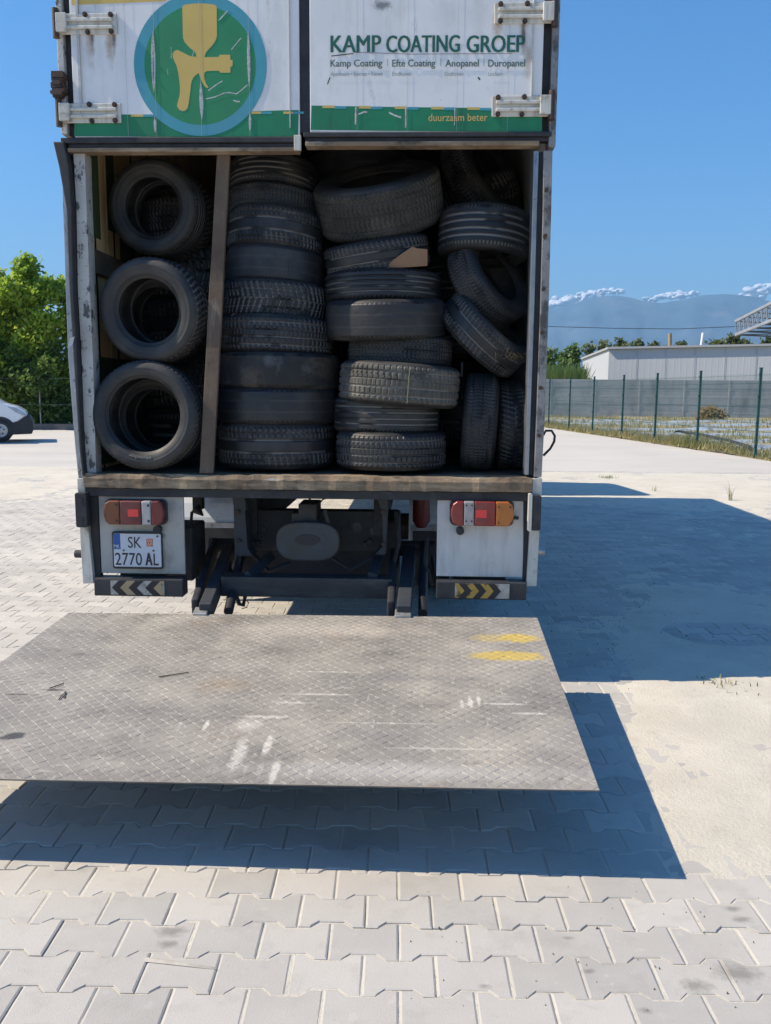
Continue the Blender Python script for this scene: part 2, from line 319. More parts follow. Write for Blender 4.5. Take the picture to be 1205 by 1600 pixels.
def sheet(name, x0, x1, y0, y1, z, m, nx=2, ny=2, hfun=None):
    X, Y = np.meshgrid(np.linspace(x0, x1, nx), np.linspace(y0, y1, ny)); Z = np.full_like(X, z) if hfun is None else z + hfun(X, Y)
    i = np.arange(nx * ny).reshape(ny, nx); f = np.stack([i[:-1, :-1], i[:-1, 1:], i[1:, 1:], i[1:, :-1]], -1).reshape(-1, 4)
    return np_mesh(name, np.stack([X, Y, Z], -1).reshape(-1, 3), f, m, smooth=True)
m_yard = mat('dusty_yard_concrete', (.53, .49, .43), (.48, .445, .395), .35, .95, layers=[((.58, .54, .47), .8, .45, .7, .6, (.3, 1, 1)), ((.40, .365, .32), 1.6, .6, .8, .5, (.35, 1, 1))], bump=.003, bscale=20)
FENCE_A, FENCE_D = Vector((8.62, 21.0, 0)), Vector((-.135, 1, 0)).normalized()
def fence_at(t): return FENCE_A + FENCE_D * t
me = MB(); yl = -60
fp = [fence_at(t) for t in (-40, -10, 0, 20, 60)]
poly = [(-60, -20)] + [(p.x, p.y) for p in fp] + [(-60, 80)]
me.add([(x, y, -.022) for x, y in poly], [tuple(range(len(poly)))])
tag(me.build('yard_ground', m_yard), 'dusty pale concrete yard', kind='structure')
m_earth = mat('field_earth', (.34, .28, .19), (.27, .24, .13), .25, .95, layers=[((.17, .20, .07), .5, .55, .75, .5), ((.45, .39, .28), 1.2, .55, .7, .6)], bump=.02, bscale=4)
tag(sheet('terrain', -9000, 9000, -300, 9000, -.06, m_earth), 'dry flat land reaching to the mountains', kind='structure')

# ---------------------------------------------------------------- truck
truck = empty('box_truck', TRUCK0)
tag(truck, 'old white box truck with green door stripe and lowered tail lift, loaded with used tyres', 'truck')
def tb(): return MB()
XL, XR = -1.862, .668
ZF, ZO, ZD, ZT = 1.125, 2.80, 2.872, 3.95
YF = 12.4
# box body
b = tb(); b.box(XL, XL + .03, YR + .10, YF, .98, ZT); b.build('side_wall', M['side'], truck, .006)
b = tb(); b.box(XR - .012, XR, YR + .10, YF, .98, ZT); b.build('side_wall', M['side'], truck, .006)
b = tb(); b.box(XL + .03, XR - .03, YF - .04, YF, .98, ZT); b.build('front_wall', M['interior'], truck)
b = tb(); b.box(XL, XR, YR + .02, YF, ZT, ZT + .04); b.build('roof', M['roof'], truck, .01)
b = tb(); b.box(XL + .03, XR - .03, YR + .05, YF - .04, ZF - .075, ZF - .004); b.build('floor', M['old_wood'], truck)
# left inner lining: plywood sheets with painted green marks and a dark rail
b = tb(); yy = YR + .12
for k in range(6):
    y1 = yy + 1.22 if k else YR + .52
    tb().box(XL + .0305, XL + .045, yy, y1 - .012, ZF, ZT - .02).build('lining_board', M['plywood'], truck); yy = y1
b = tb(); xg = XL + .0455
b.box(xg, xg + .0015, YR + .30, YR + .41, 2.42, 2.95); b.box(xg, xg + .0015, YR + .53, YR + .66, 2.5, 2.95); b.box(xg, xg + .0015, YR + .72, YR + .95, 2.35, 2.85)
b.box(xg, xg + .0015, YR + .125, YR + 1.6, ZF + .02, 1.76)
for k in range(9): b.box(xg, xg + .0015, YR + .46 + k * .075, YR + .50 + k * .075, 2.14, 2.19)
b.build('green_paint', M['ply_green'], truck)['label'] = 'dark green painted marks on the plywood lining'
b = tb(); b.box(XL + .047, XL + .075, YR + .13, YF - .1, 2.215, 2.345); b.build('wall_rail', mat('brown_rail_wood', (.24, .16, .10), (.15, .10, .06), 4, .8, layers=[((.08, .05, .03), 8, .5, .7, .6, (4, .5, 4))], bump=.002), truck, .004)
for y in (4.775, 5.075, 5.42, 5.75): tb().box(XL + .0451, XL + .0468, y - .011, y + .011, ZF, ZT - .03).build('gap_shade_strip', M['plate_black'], truck)  # black strips on the lining, painted shade of the board gaps

# left rear post: aluminium outer edge, black rubber seal, flaky white strip
def strip_px(pl, pr, y0, y1, mb, mi=0):
    """vertical strip through pixel edges pl/pr = [(px,py)..] on the rear plane"""
    A = [P(x, y, YR) for x, y in pl]; B = [P(x, y, YR) for x, y in pr]; n = len(A)
    vs = [(p.x, yv, p.z) for yv in (y0, y1) for s in (A, B) for p in s]
    fs = []
    for i in range(n - 1):
        fs += [(i, n + i, n + i + 1, i + 1), (2 * n + i, 2 * n + i + 1, 3 * n + i + 1, 3 * n + i), (i, i + 1, 2 * n + i + 1, 2 * n + i), (n + i, 3 * n + i, 3 * n + i + 1, n + i + 1)]
    fs += [(0, 2 * n, 3 * n, n), (n - 1, 2 * n - 1, 4 * n - 1, 3 * n - 1)]
    return mb.add(vs, fs, mi)
post = strip_px([(97, 226), (100, 330), (104, 450), (108, 560), (119, 700), (124, 748)], [(104, 226), (111, 330), (112, 450), (118, 560), (127, 700), (132, 748)], YR - .012, YR + .10, tb()).build('rear_post', M['alum'], truck, .003)
strip_px([(87, 224), (96, 262), (108, 330), (112, 450), (118.5, 560), (127.5, 700), (132, 742)], [(104, 224), (112, 262), (117, 330), (119, 450), (125, 560), (132, 700), (136, 742)], YR - .034, YR + .03, tb()).build('rubber_seal', M['rubber'], post, .006)
strip_px([(113, 238), (118, 330), (120, 450), (126, 560), (133, 742)], [(131, 238), (134, 330), (139, 450), (144, 560), (149, 742)], YR + .012, YR + .10, tb()).build('inner_strip', M['flaky'], truck, .002)
b = tb()
for k in range(8):
    py = 300 + k * 62; x = P(101 + (py - 226) * .043, py, YR); b.tube([(x.x + .008, YR - .02, x.z), (x.x + .008, YR - .008, x.z)], .006, 8)
b.build('rivets', M['chrome'], post)
b = tb(); q = P(112, 535, YR - .03); b.add([(q.x - .02, YR - .04, q.z - .03), (q.x + .012, YR - .045, q.z - .01), (q.x + .02, YR - .038, q.z + .03), (q.x, YR - .05, q.z + .02)], [(0, 1, 2, 3)]); b.build('tape_scrap', M['plate_white'], post)
# right rear post
post = strip_px([(849, 236), (848, 330), (844, 480), (838, 650), (834, 745)], [(863, 236), (861, 330), (857, 480), (851, 650), (846, 745)], YR - .012, YR + .10, tb()).build('rear_post', M['flaky_dark'], truck, .003)
strip_px([(842, 236), (839, 330), (835, 480), (829, 650), (826, 742)], [(849, 236), (848, 330), (844, 480), (838, 650), (834, 742)], YR + .014, YR + .10, tb()).build('rubber_seal', M['rubber'], post)
strip_px([(834, 236), (832, 330), (828, 480), (823, 650), (820, 742)], [(842, 236), (839, 330), (835, 480), (829, 650), (826, 742)], YR - .004, YR + .10, tb()).build('inner_strip', M['alum'], truck, .002)
b = tb()
for py in (298, 370, 452, 520, 606, 680): x = P(853 - (py - 300) * .03, py, YR); b.tube([(x.x, YR - .03, x.z), (x.x, YR - .01, x.z)], .011, 8)
b.build('rivets', M['bolt'], post)
# upper posts beside the doors
b = tb(); x0 = P(90, 60, YR).x; x1 = P(100, 60, YR).x; b.box(x0, x1, YR - .012, YR + .1, ZD, ZT); b.build('upper_post', M['flaky'], truck, .004)
b = tb(); b.box(x1, x1 + .05, YR + .02, YR + .1, ZD, ZT); b.build('door_gap_seal', M['rubber'], truck)
b = tb(); x0 = P(861, 100, YR).x; x1 = P(872, 100, YR).x; b.box(x0, x1, YR - .012, YR + .1, ZO, ZT); b.build('upper_post', M['flaky_dark'], truck, .004)
b = tb(); b.box(x0 - .06, x0, YR + .02, YR + .1, ZD, ZT); b.build('door_gap_seal', M['rubber'], truck)

# --- doors
def arcpts(cx, cz, r, n, a0=0, a1=2 * math.pi): return [(cx + r * math.cos(a0 + (a1 - a0) * k / n), cz + r * math.sin(a0 + (a1 - a0) * k / n)) for k in range(n)]
YDF = YR - .012
def door_px(px, py): q = P(px, py, YDF); return (q.x, q.z)
rust_l = [(tl((door_px(x, y)[0], YDF, door_px(x, y)[1])), (.03, .2, .14), (.33, .19, .08), .7, .9, 22) for x, y in ((141, 62), (173, 66))]
rust_l += [(tl((door_px(x, y)[0], YDF, door_px(x, y)[1])), (.014, .2, .09), (.08, .06, .05), .8, .9, 30) for x, y in ((144, 57), (178, 58))]
rust_r = [(tl((door_px(x, y)[0], YDF, door_px(x, y)[1])), (.03, .2, .11), (.36, .25, .13), .7, .9, 22) for x, y in ((777, 40), (818, 48), (826, 90))]
rust_r += [(tl((door_px(818, 52)[0], YDF, door_px(818, 52)[1])), (.014, .2, .1), (.07, .06, .055), .8, .8, 40), (tl((door_px(597, 8)[0], YDF, door_px(597, 8)[1])), (.05, .2, .03), (.05, .05, .05), .7, .6, 60)]
def door_mat(nm, sp): return mat(nm, (.77, .755, .73), (.70, .69, .67), 2.5, .42, layers=[((.46, .455, .45), 3, .5, .75, .7, (1, 1, .5)), ((.44, .41, .35), 3, .55, .8, .45, (5, 5, .7)), ((.34, .32, .29), 1.3, .6, .75, .5, (2.5, 1, 1)), ((.2, .19, .18), 45, .69, .73, .6), ((.32, .32, .33), 2.2, .6, .68, .5, (3, 1, 1))], bump=.0006, bscale=9, spots=sp)
dm_l, dm_r = door_mat('left_door_white', rust_l), door_mat('right_door_white', rust_r)

XA, XB = door_px(113, 120)[0], door_px(468, 120)[0]; ZDL = door_px(290, 214)[1]
door_l = tb().box(XA, XB, YDF, YR + .03, ZDL, ZT).build('rear_door', dm_l, truck, .004)
door_l['label'] = 'white left rear door with round spray gun emblem'
XC, XE = door_px(484, 110)[0], door_px(848, 110)[0]; ZDR = door_px(660, 206)[1]
door_r = tb().box(XC, XE, YDF, YR + .03, ZDR, ZT).build('rear_door', dm_r, truck, .004)
door_r['label'] = 'white right rear door with green lettering'
def flat(mb, poly, lift, mi=0):     # a sticker: a sheet of 0.6 mm on the door face
    return mb.prism_y(poly, YDF - lift - .0006, YDF - lift, mi)
def pp(pts): return [door_px(x, y) for x, y in pts]
# green stripes
b = tb(); flat(b, pp([(116, 213), (166, 213), (300, 214), (466, 213), (467, 172), (420, 173), (300, 178), (222, 179), (192, 179), (117, 182)]), .0004); b.build('green_stripe', M['green'], door_l)
b = tb(); flat(b, pp([(485.5, 203), (660, 205), (847, 206), (847, 181), (820, 180), (760, 169), (600, 167), (487, 165)]), .0004); b.build('green_stripe', M['green'], door_r)
b = tb()
for x in (393, 443): flat(b, pp([(x, 178), (x + 15, 178), (x + 15, 174.5), (x, 174.5)]), .0012, 0); flat(b, pp([(x + 15, 178), (x + 32, 178), (x + 32, 174.5), (x + 15, 174.5)]), .0012, 1)
x = 205; flat(b, pp([(x, 182.5), (x + 19, 182.5), (x + 19, 179), (x, 179)]), .0012, 0); flat(b, pp([(x + 19, 182.5), (x + 38, 182.5), (x + 38, 179), (x + 19, 179)]), .0012, 1)
b.build('stripe_dashes', [M['gold'], M['teal']], door_l)
b = tb()
for x in (504, 560.5, 617, 674, 730.5):
    dy = (x - 504) * .012
    flat(b, pp([(x, 169 + dy), (x + 19, 169 + dy), (x + 19, 165 + dy), (x, 165 + dy)]), .0012, 0); flat(b, pp([(x + 19, 170 + dy), (x + 37, 170 + dy), (x + 37, 166 + dy), (x + 19, 166 + dy)]), .0012, 1)
b.build('stripe_dashes', [M['gold'], M['teal']], door_r)
b = tb(); flat(b, pp([(112, 8), (258, 2), (275, -12), (112, -12)]), .0004); b.build('ochre_stripe', M['gold'], door_l)
# emblem
b = tb(); cx, cz = door_px(313, 102.5); r1 = door_px(417, 102)[0] - cx; r2 = r1 * .842; N = 72
o_, i_ = arcpts(cx, cz, r1, N), arcpts(cx, cz, r2, N); y0 = YDF - .0022; y1 = YDF - .0012
b.add([(x, y0, z) for x, z in o_ + i_] + [(x, y1, z) for x, z in o_], [(k, (k + 1) % N, N + (k + 1) % N, N + k) for k in range(N)] + [(k, 2 * N + k, 2 * N + (k + 1) % N, (k + 1) % N) for k in range(N)], 0)
b.add([(x, y0, z) for x, z in i_], [tuple(range(N))], 1)
gun = [(447, 60), (452, 48), (462, 41), (520, 33), (590, 29), (660, 33), (710, 41), (722, 47), (728, 60), (730, 290), (724, 320), (712, 345), (690, 375), (655, 412), (638, 435), (627, 470), (745, 468), (752, 450), (838, 450), (840, 490), (858, 495), (858, 540), (840, 550), (840, 596), (755, 596), (750, 580), (650, 582), (630, 592), (625, 610), (628, 645), (640, 685), (660, 715), (652, 722), (635, 713), (608, 672), (594, 635), (582, 600), (560, 612), (540, 632), (524, 660), (516, 700), (513, 740), (498, 850), (490, 885), (473, 905), (450, 911), (425, 903), (408, 880), (403, 862), (408, 845), (424, 785), (428, 740), (426, 690), (415, 600), (400, 540), (370, 475), (367, 445), (380, 420), (405, 410), (440, 425), (500, 457), (540, 466), (565, 466), (556, 436), (535, 415), (500, 385), (465, 345), (454, 315), (452, 290)]
gp_ = pp([(200 + x * .19087, y * .19094) for x, y in gun]); b.prism_y(gp_[::-1], y0 - .0008, y0, 2)
def lens(px, py0, py1, w, mi, lean=0):
    pts = []
    for k in range(9): t = k / 8; pts.append((px - w / 2 * math.sin(math.pi * t) ** .8 + lean * t, py0 + (py1 - py0) * t))
    for k in range(7, 0, -1): t = k / 8; pts.append((px + w / 2 * math.sin(math.pi * t) ** .8 + lean * t, py0 + (py1 - py0) * t))
    b.prism_y([door_px(x, y) for x, y in pts], y0 - .0016, y0, mi)
lens(239, 48, 146, 7, 3, 2); lens(388, 48, 140, 5, 3, 2); lens(314, 128, 188, 6, 3, 2); lens(242, 182, 208, 3.5, 3, 1); lens(391, 176, 206, 4, 3, 0); lens(239, 48, 146, 0.8, 3, 2)
b.prism_y(pp([(341, 33), (345, 31), (358, 16), (352, 20)]), y0 - .0016, y0, 3)
def wig(pts, w=1.1):
    q = [Vector((*door_px(x, y), 0)) for x, y in pts]; h = w / 290 / 2; A = []; B = []
    for i, p in enumerate(q):
        t = (q[min(i + 1, len(q) - 1)] - q[max(i - 1, 0)]).normalized(); nrm = Vector((-t.y, t.x, 0)); A.append(p + nrm * h); B.append(p - nrm * h)
    for i in range(len(q) - 1):
        b.add([(A[i].x, y0 - .0018, A[i].y), (A[i + 1].x, y0 - .0018, A[i + 1].y), (B[i + 1].x, y0 - .0018, B[i + 1].y), (B[i].x, y0 - .0018, B[i].y)], [(0, 1, 2, 3)], 3)
wig([(326, 142), (334, 136), (341, 131), (348, 127)], 1.6); wig([(322, 155), (336, 152), (350, 146), (358, 145), (370, 147), (378, 141), (387, 133)], 1.5)
wig([(365, 157), (370, 159), (375, 159)], 2); wig([(362, 78), (370, 68), (377, 60)], 1.2); wig([(268, 74), (268, 92)], .7); wig([(262, 108), (263, 118)], .7); wig([(301, 88), (304, 78)], 1)
b.build('spray_gun_emblem', [M['teal'], M['emblem_green'], M['gold'], M['silver_tear']], door_l)
# panel seams and the folded door edge
b = tb()
for x in (197, 242, 313, 389): z0, z1 = ZDL, ZT; xx = door_px(x, 100)[0]; b.box(xx, xx + .0013, YDF - .0046, YDF - .0041, z0, z1)
xx = door_px(123, 100)[0]; b.box(xx, xx + .012, YDF - .012, YDF, ZDL + .1, ZT); xx = door_px(452, 90)[0]; b.box(xx, xx + .005, YDF - .008, YDF, ZDL + .04, ZT)
b.build('panel_seams', M['seam'], door_l)
b = tb()
for x in (558, 637, 715, 795): xx = door_px(x, 100)[0]; b.box(xx, xx + .0011, YDF - .0032, YDF - .0027, ZDR, ZT)
xx = door_px(831, 100)[0]; b.box(xx, xx + .003, YDF - .012, YDF, ZDR + .1, ZT)
b.build('panel_seams', M['seam'], door_r)

def text_mesh(mb, s, x0, x1, z0, z1, Y, mi=0, bold=0, cap='H', flip=None):
    """flat lettering filling x0..x1, with its capital height z0..z1"""
    def shape(t):
        cu = bpy.data.curves.new('lettering', 'FONT'); cu.body = t; cu.size = 1; cu.offset = bold; cu.resolution_u = 3
        ob = bpy.data.objects.new('lettering', cu); COL.objects.link(ob); bpy.context.view_layer.update()
        me = bpy.data.meshes.new_from_object(ob.evaluated_get(bpy.context.evaluated_depsgraph_get()))
        v = [q.co.copy() for q in me.vertices]; f = [tuple(p.vertices) for p in me.polygons]
        bpy.data.objects.remove(ob); bpy.data.curves.remove(cu); bpy.data.meshes.remove(me); return v, f
    hv, _ = shape(cap); hz0, hz1 = min(q.y for q in hv), max(q.y for q in hv)
    v, f = shape(s); a, c = min(q.x for q in v), max(q.x for q in v)
    pts = [(x0 + (q.x - a) / (c - a) * (x1 - x0), Y, z0 + (q.y - hz0) / (hz1 - hz0) * (z1 - z0)) for q in v]
    if flip: pts = [flip(p) for p in pts]
    return mb.add(pts, f, mi)
def text_px(mb, s, px0, px1, pyt, pyb, Y, mi=0, bold=0, roll=0):
    a = P(px0, (pyt + pyb) / 2, Y); c = P(px1, (pyt + pyb) / 2, Y); z1 = P((px0 + px1) / 2, pyt, Y).z; z0 = P((px0 + px1) / 2, pyb, Y).z
    return text_mesh(mb, s, a.x, c.x, z0, z1, Y, mi, bold)
YT = YDF - .0034
for s, a, c in (('KAMP', 516.5, 596), ('COATING', 603.5, 719), ('GROEP', 729, 821)):
    b = tb()
    for k in range(4): text_px(b, s, a + .55 * k, c - 1.65 + .55 * k, 55.3, 81.5, YT - .0003 * k)
    b.build('company_word', M['letter_green'], door_r)
b = tb()
for s, a, c in (('Kamp Coating', 516.5, 597), ('Efte Coating', 613, 680), ('Anopanel', 696, 748), ('Duropanel', 763, 820.5)): b = tb(); text_px(b, s, a, c, 93, 104, YT, 0, .008); text_px(b, s, a + .5, c + .5, 93, 104, YT - .0003); b.build('branch_name', M['letter_grey'], door_r)
for x in (605.5, 688.5, 756): q = door_px(x, 98); b = tb(); b.box(q[0], q[0] + .002, YT, YT + .0004, q[1] - .018, q[1] + .018); b.build('divider_line', M['letter_grey'], door_r)
for s, a, c in (('Apeldoorn \u2022 Emmen \u2022 Vianen', 516.5, 598), ('Eindhoven', 613, 642.5), ('Eindhoven', 695, 724), ('Lochem', 763, 785)): b = tb(); text_px(b, s, a, c, 112, 118.5, YT); b.build('town_name', M['letter_pale'], door_r)
b = tb(); text_px(b, 'duurzaam beter', 669.5, 762, 177.5, 189, YT, 0, .006); b.build('slogan_lettering', M['gold'], door_r)
b = tb()
def scr(pts, wpx, mi=0):
    for (xa, ya), (xb, yb) in zip(pts[:-1], pts[1:]):
        p, q = Vector(door_px(xa, ya)), Vector(door_px(xb, yb)); t = (q - p).normalized(); n = Vector((-t.y, t.x)) * wpx / 580
        b.add([(c.x, YT - .0006, c.y) for c in (p - n, q - n, q + n, p + n)], [(0, 1, 2, 3)], mi)
scr([(560, 179), (565, 177), (570, 175), (574, 176)], 2.2); scr([(608, 176), (615, 180), (627, 184)], 2.4); scr([(556, 168), (555.5, 195)], 2.2); scr([(634, 166), (634, 200)], 2); scr([(711, 168), (710, 196)], 1.2)
scr([(518, 88), (540, 85.5), (552, 84)], 1.2, 1); scr([(552, 82), (640, 85), (800, 84)], .5, 1); scr([(512, 132), (516, 121)], 1.4, 1); scr([(845 - 98, 121), (750, 125)], 2, 1)
b.build('scratches', [M['silver_tear'], M['plate_black']], door_r)

# hinges: pressed strap with two ribs and bolts
def hinge(x0, x1, pyt, pyb, door, inner_right):
    xa, xb, z0, z1 = rect(x0, pyt, x1, pyb, YDF - .02); h = empty('hinge', (xa, YDF, z0), door); h.location = Vector((xa, YDF, z0)) - wloc(door)
    b = tb(); hh = z1 - z0
    b.box(xa, xb, YDF - .010, YDF - .0007, z0, z1)
    b2 = tb()
    for k in (.30, .66): b2.box(xa + (.05 if inner_right else .02), xb - (.02 if inner_right else .05), YDF - .024, YDF - .010, z0 + hh * (k - .085), z0 + hh * (k + .085))
    kx = xa if inner_right else xb - .055
    b.box(kx, kx + .055, YDF - .034, YDF - .0102, z0 + .004, z1 - .004)
    o = b.build('hinge', M['white_old'], door, .004); o2 = b2.build('hinge', M['white_old'], door, .007)
    # one mesh: join the ribs in by hand
    bpy.data.objects.remove(h)
    bm = bmesh.new(); bm.from_mesh(o.data); bm.from_mesh(o2.data); bm.to_mesh(o.data); bm.free(); bpy.data.objects.remove(o2)
    c = tb()
    for kx in ((xb - .02, xb - .15, xb - .02, xb - .14) if inner_right else (xa + .02, xa + .15, xa + .02, xa + .14)): pass
    for i, (fx, fz) in enumerate(((.03, .10), (.03, .90), (.15, .08), (.16, .92))):
        x = xb - fx if inner_right else xa + fx; z = z0 + hh * fz
        c.tube([(x, YDF - .010, z), (x, YDF - .020, z)], .013, 6, smooth=False); c.tube([(x, YDF - .020, z), (x, YDF - .026, z)], .007, 8)
    c.build('hinge_bolts', M['bolt'], door)
    # knuckle pin
    kx = xa - .004 if inner_right else xb + .004
    tb().tube([(kx, YDF - .018, z0 - .02), (kx, YDF - .018, z1 + .02)], .016, 10).build('hinge_pin', M['bolt'], door)
    return o
hinge(88, 182, 19, 52, door_l, True); hinge(93, 188, 160, 191, door_l, True)
hinge(773, 866, 2, 35, door_r, False); hinge(769, 861, 148, 181, door_r, False)
# greasy door lock stub on the left edge
b = tb(); q = P(95, 140, YR)
for k in range(14): b.box(q.x - .02 + random.uniform(-.012, .012), q.x + .03 + random.uniform(-.01, .012), YR - .05 + random.uniform(-.01, .01), YR + .0, q.z - .05 + k * .007, q.z - .04 + k * .008 + random.uniform(0, .012))
b.build('lock_bracket', M['bolt'], truck)

# header below the doors
b = tb(); z0, z1 = P(290, 232, YR).z, ZDL - .004
b.box(P(98, 222, YR).x, P(467, 222, YR).x, YR - .026, YR + .04, z0 + .022, z1)
b.box(P(108, 230, YR).x, P(468, 230, YR).x, YR - .01, YR + .04, z0, z0 + .0215)
b.build('header_seal', M['rubber'], truck, .004)
b = tb(); b.box(P(108, 235, YR).x, P(468, 235, YR).x, YR - .022, YR + .05, P(290, 238.5, YR).z, z0 - .0005); b.build('header_rail', M['sill_wood'], truck, .003)
b = tb(); x0, x1, za, zb = rect(460, 212, 471, 236, YR - .03); b.box(x0, x1, YR - .045, YR - .0265, za, zb); b.build('header_bracket', M['white_old'], truck, .003)
b = tb(); z0, z1 = P(660, 222, YR).z, ZDR - .004
b.box(P(475, 213, YR).x, P(861, 213, YR).x, YR - .026, YR + .04, z0 + .02, z1)
b.box(P(477, 220, YR).x, P(861, 220, YR).x, YR - .01, YR + .04, z0, z0 + .0195)
b.build('header_seal', M['rubber'], truck, .004)
b = tb(); b.box(P(478, 226, YR).x, P(842, 226, YR).x, YR - .022, YR + .05, P(660, 229.5, YR).z, z0 - .0005); b.build('header_rail', M['sill_wood'], truck, .003)
tb().box(XB + .001, XC - .001, YR + .0, YR + .03, ZDR, ZT).build('door_gap_seal', M['rubber'], truck)

# floor edge and cross beam
b = tb(); xs = P(134, 750, YR).x; xe = P(831, 752, YR).x; n = 60; rnd = random.Random(5)
prof = []
for i in range(n + 1):
    x = xs + (xe - xs) * i / n; dz = rnd.uniform(-.004, .002); dy = rnd.uniform(-.004, .003)
    prof.append([(x, YR - .03 + dy, 1.048 + rnd.uniform(-.002, .002)), (x, YR - .034 + dy, 1.10 + dz), (x, YR - .022 + dy, ZF + dz), (x, YR + .10, ZF)])
vs = [p for q in prof for p in q]; fs = []
for i in range(n):
    for k in range(3): fs.append((4 * i + k, 4 * i + 4 + k, 4 * i + 5 + k, 4 * i + 1 + k))
b.add(vs, fs + [(0, 1, 2, 3), (4 * n + 3, 4 * n + 2, 4 * n + 1, 4 * n)]); b.build('floor_edge', M['sill_wood'], truck)
b = tb(); b.box(XL + .05, XR - .04, YR - .012, YR + .1, .998, 1.046); b.build('cross_beam', M['dark_steel'], truck, .004)
# corner side strips under the floor
def quadstrip(x0t, x1t, x0b, x1b, pt, pb, y0, y1, name, m, par=truck):
    b = tb(); A = [P(x0t, pt, YR), P(x1t, pt, YR), P(x1b, pb, YR), P(x0b, pb, YR)]
    b.prism_y([(q.x, q.z) for q in A[::-1]], y0, y1); return b.build(name, m, par, .003)
quadstrip(122, 133, 131, 148, 747, 911, YR - .015, YR + .03, 'corner_strip', M['white_old'])
quadstrip(832, 847, 822, 838, 747, 915, YR - .015, YR + .03, 'corner_strip', M['white_old'])
quadstrip(134, 151, 149, 157, 776, 906, YR + .01, YR + .05, 'corner_strip', M['dark_steel'])
quadstrip(818, 831, 818, 822, 776, 908, YR + .01, YR + .05, 'corner_strip', M['dark_steel'])

def rounded(x0, x1, z0, z1, r, n=5):
    pts = []
    for cx_, cz_, a in ((x1 - r, z0 + r, -90), (x1 - r, z1 - r, 0), (x0 + r, z1 - r, 90), (x0 + r, z0 + r, 180)):
        for k in range(n + 1): t = R_(a + 90 * k / n); pts.append((cx_ + r * math.cos(t), cz_ + r * math.sin(t)))
    return pts
# rubber buffers
for px, side in ((127, -1), (836.5, 1)):
    x0, x1, z0, z1 = rect(px - 9, 770 if side < 0 else 774, px + 9, 824 if side < 0 else 829, YR - .06)
    bo = tb().prism_y(rounded(x0, x1, z0, z1, .012), YR - .065, YR - .016).build('rubber_buffer', M['rubber'], truck, .004)
    c = tb()
    for z in (z0 + .04, z1 - .04): c.tube([((x0 + x1) / 2, YR - .0655, z), ((x0 + x1) / 2, YR - .069, z)], .013, 10)
    c.build('buffer_bolts', M['plate_black'], bo)
    if side > 0: tb().prism_y(rounded(x0 - .006, x0 + .012, z0 - .004, z1 + .008, .005), YR - .066, YR - .014).build('buffer_plate', M['white_old'], bo)
# panels with lamps
def panel(px0, py0, px1, py1):
    x0, x1, z0, z1 = rect(px0, py0, px1, py1, YR); return tb().box(x0, x1, YR + .012, YR + .03, z0, z1)
pm_l = mat('dirty_panel_white', (.44, .42, .38), (.36, .34, .30), 4, .5, layers=[((.12, .10, .08), 4, .5, .75, .6), ((.12, .06, .03), 5, .6, .7, .4, (12, 12, 1)), ((.05, .045, .04), 40, .66, .7, .6)])
pm_r = mat('brushed_panel_white', (.60, .59, .56), (.52, .51, .48), 3, .45, layers=[((.30, .275, .24), 3, .48, .75, .6, (5, 5, .8)), ((.40, .38, .34), 2, .5, .7, .6), ((.15, .13, .1), 4, .6, .8, .4)])
pan_l = panel(155, 773, 287, 897).build('lamp_panel', pm_l, truck, .003)
pan_r = panel(683, 773, 819, 902).build('lamp_panel', pm_r, truck, .003)
def lamp(par, x0, x1, y0, y1, segs):
    xa, xb, z0, z1 = rect(x0, y0, x1, y1, YR - .05); t = tb()
    lo = tb().prism_y(rounded(xa - .005, xb + .005, z0 - .005, z1 + .005, .03), YR - .012, YR + .0115).build('tail_lamp', M['plate_black'], truck, .004)
    for (s0, s1, m) in segs:
        a = xa + (xb - xa) * s0; c = xa + (xb - xa) * s1
        if s0 == 0: poly = [(c - .001, z0), (c - .001, z1), (a + .03, z1), (a + .01, z1 - .015), (a, z1 - .05), (a, z0 + .05), (a + .01, z0 + .015), (a + .03, z0)]
        elif s1 == 1: poly = [(c - .03, z0), (c - .01, z0 + .015), (c, z0 + .05), (c, z1 - .05), (c - .01, z1 - .015), (c - .03, z1), (a + .001, z1), (a + .001, z0)]
        else: poly = [(a + .001, z0), (c - .001, z0), (c - .001, z1), (a + .001, z1)]
        tb().prism_y(poly, YR - .055, YR - .0125).build('lens', M[m], lo, .007, 3)
    return lo, xa, xb, z0, z1
la, xa, xb, z0, z1 = lamp(pan_l, 162, 256, 783, 820, [(0, .27, 'lens_amber_dirty'), (.27, .63, 'lens_red_dirty'), (.63, .79, 'lens_clear'), (.79, 1, 'lens_red_dirty')])
c = tb(); c.box(xa + (xb - xa) * .41, xa + (xb - xa) * .585, YR - .0575, YR - .0545, z0 + .045, z1 - .045); c.build('reflector', M['lens_refl'], la)
c = tb()
for fx, fz in ((.22, .17), (.22, .85), (.75, .17), (.75, .83)): c.tube([(xa + (xb - xa) * fx, YR - .0545, z0 + (z1 - z0) * fz), (xa + (xb - xa) * fx, YR - .0575, z0 + (z1 - z0) * fz)], .007, 8)
c.build('screws', M['plate_black'], la)
la, xa, xb, z0, z1 = lamp(pan_r, 705, 803, 784, 822, [(0, .2, 'lens_red'), (.2, .37, 'lens_clear'), (.37, .71, 'lens_red'), (.71, 1, 'lens_amber')])
c = tb(); c.box(xa + (xb - xa) * .40, xa + (xb - xa) * .565, YR - .0575, YR - .0545, z0 + .045, z1 - .045); c.build('reflector', M['lens_refl'], la)
c = tb()
for fx, fz in ((.24, .2), (.24, .85), (.33, .2), (.33, .85), (.76, .15), (.96, .15), (.76, .8), (.94, .8)): c.tube([(xa + (xb - xa) * fx, YR - .0545, z0 + (z1 - z0) * fz), (xa + (xb - xa) * fx, YR - .0575, z0 + (z1 - z0) * fz)], .005, 8)
c.build('screws', M['plate_black'], la)
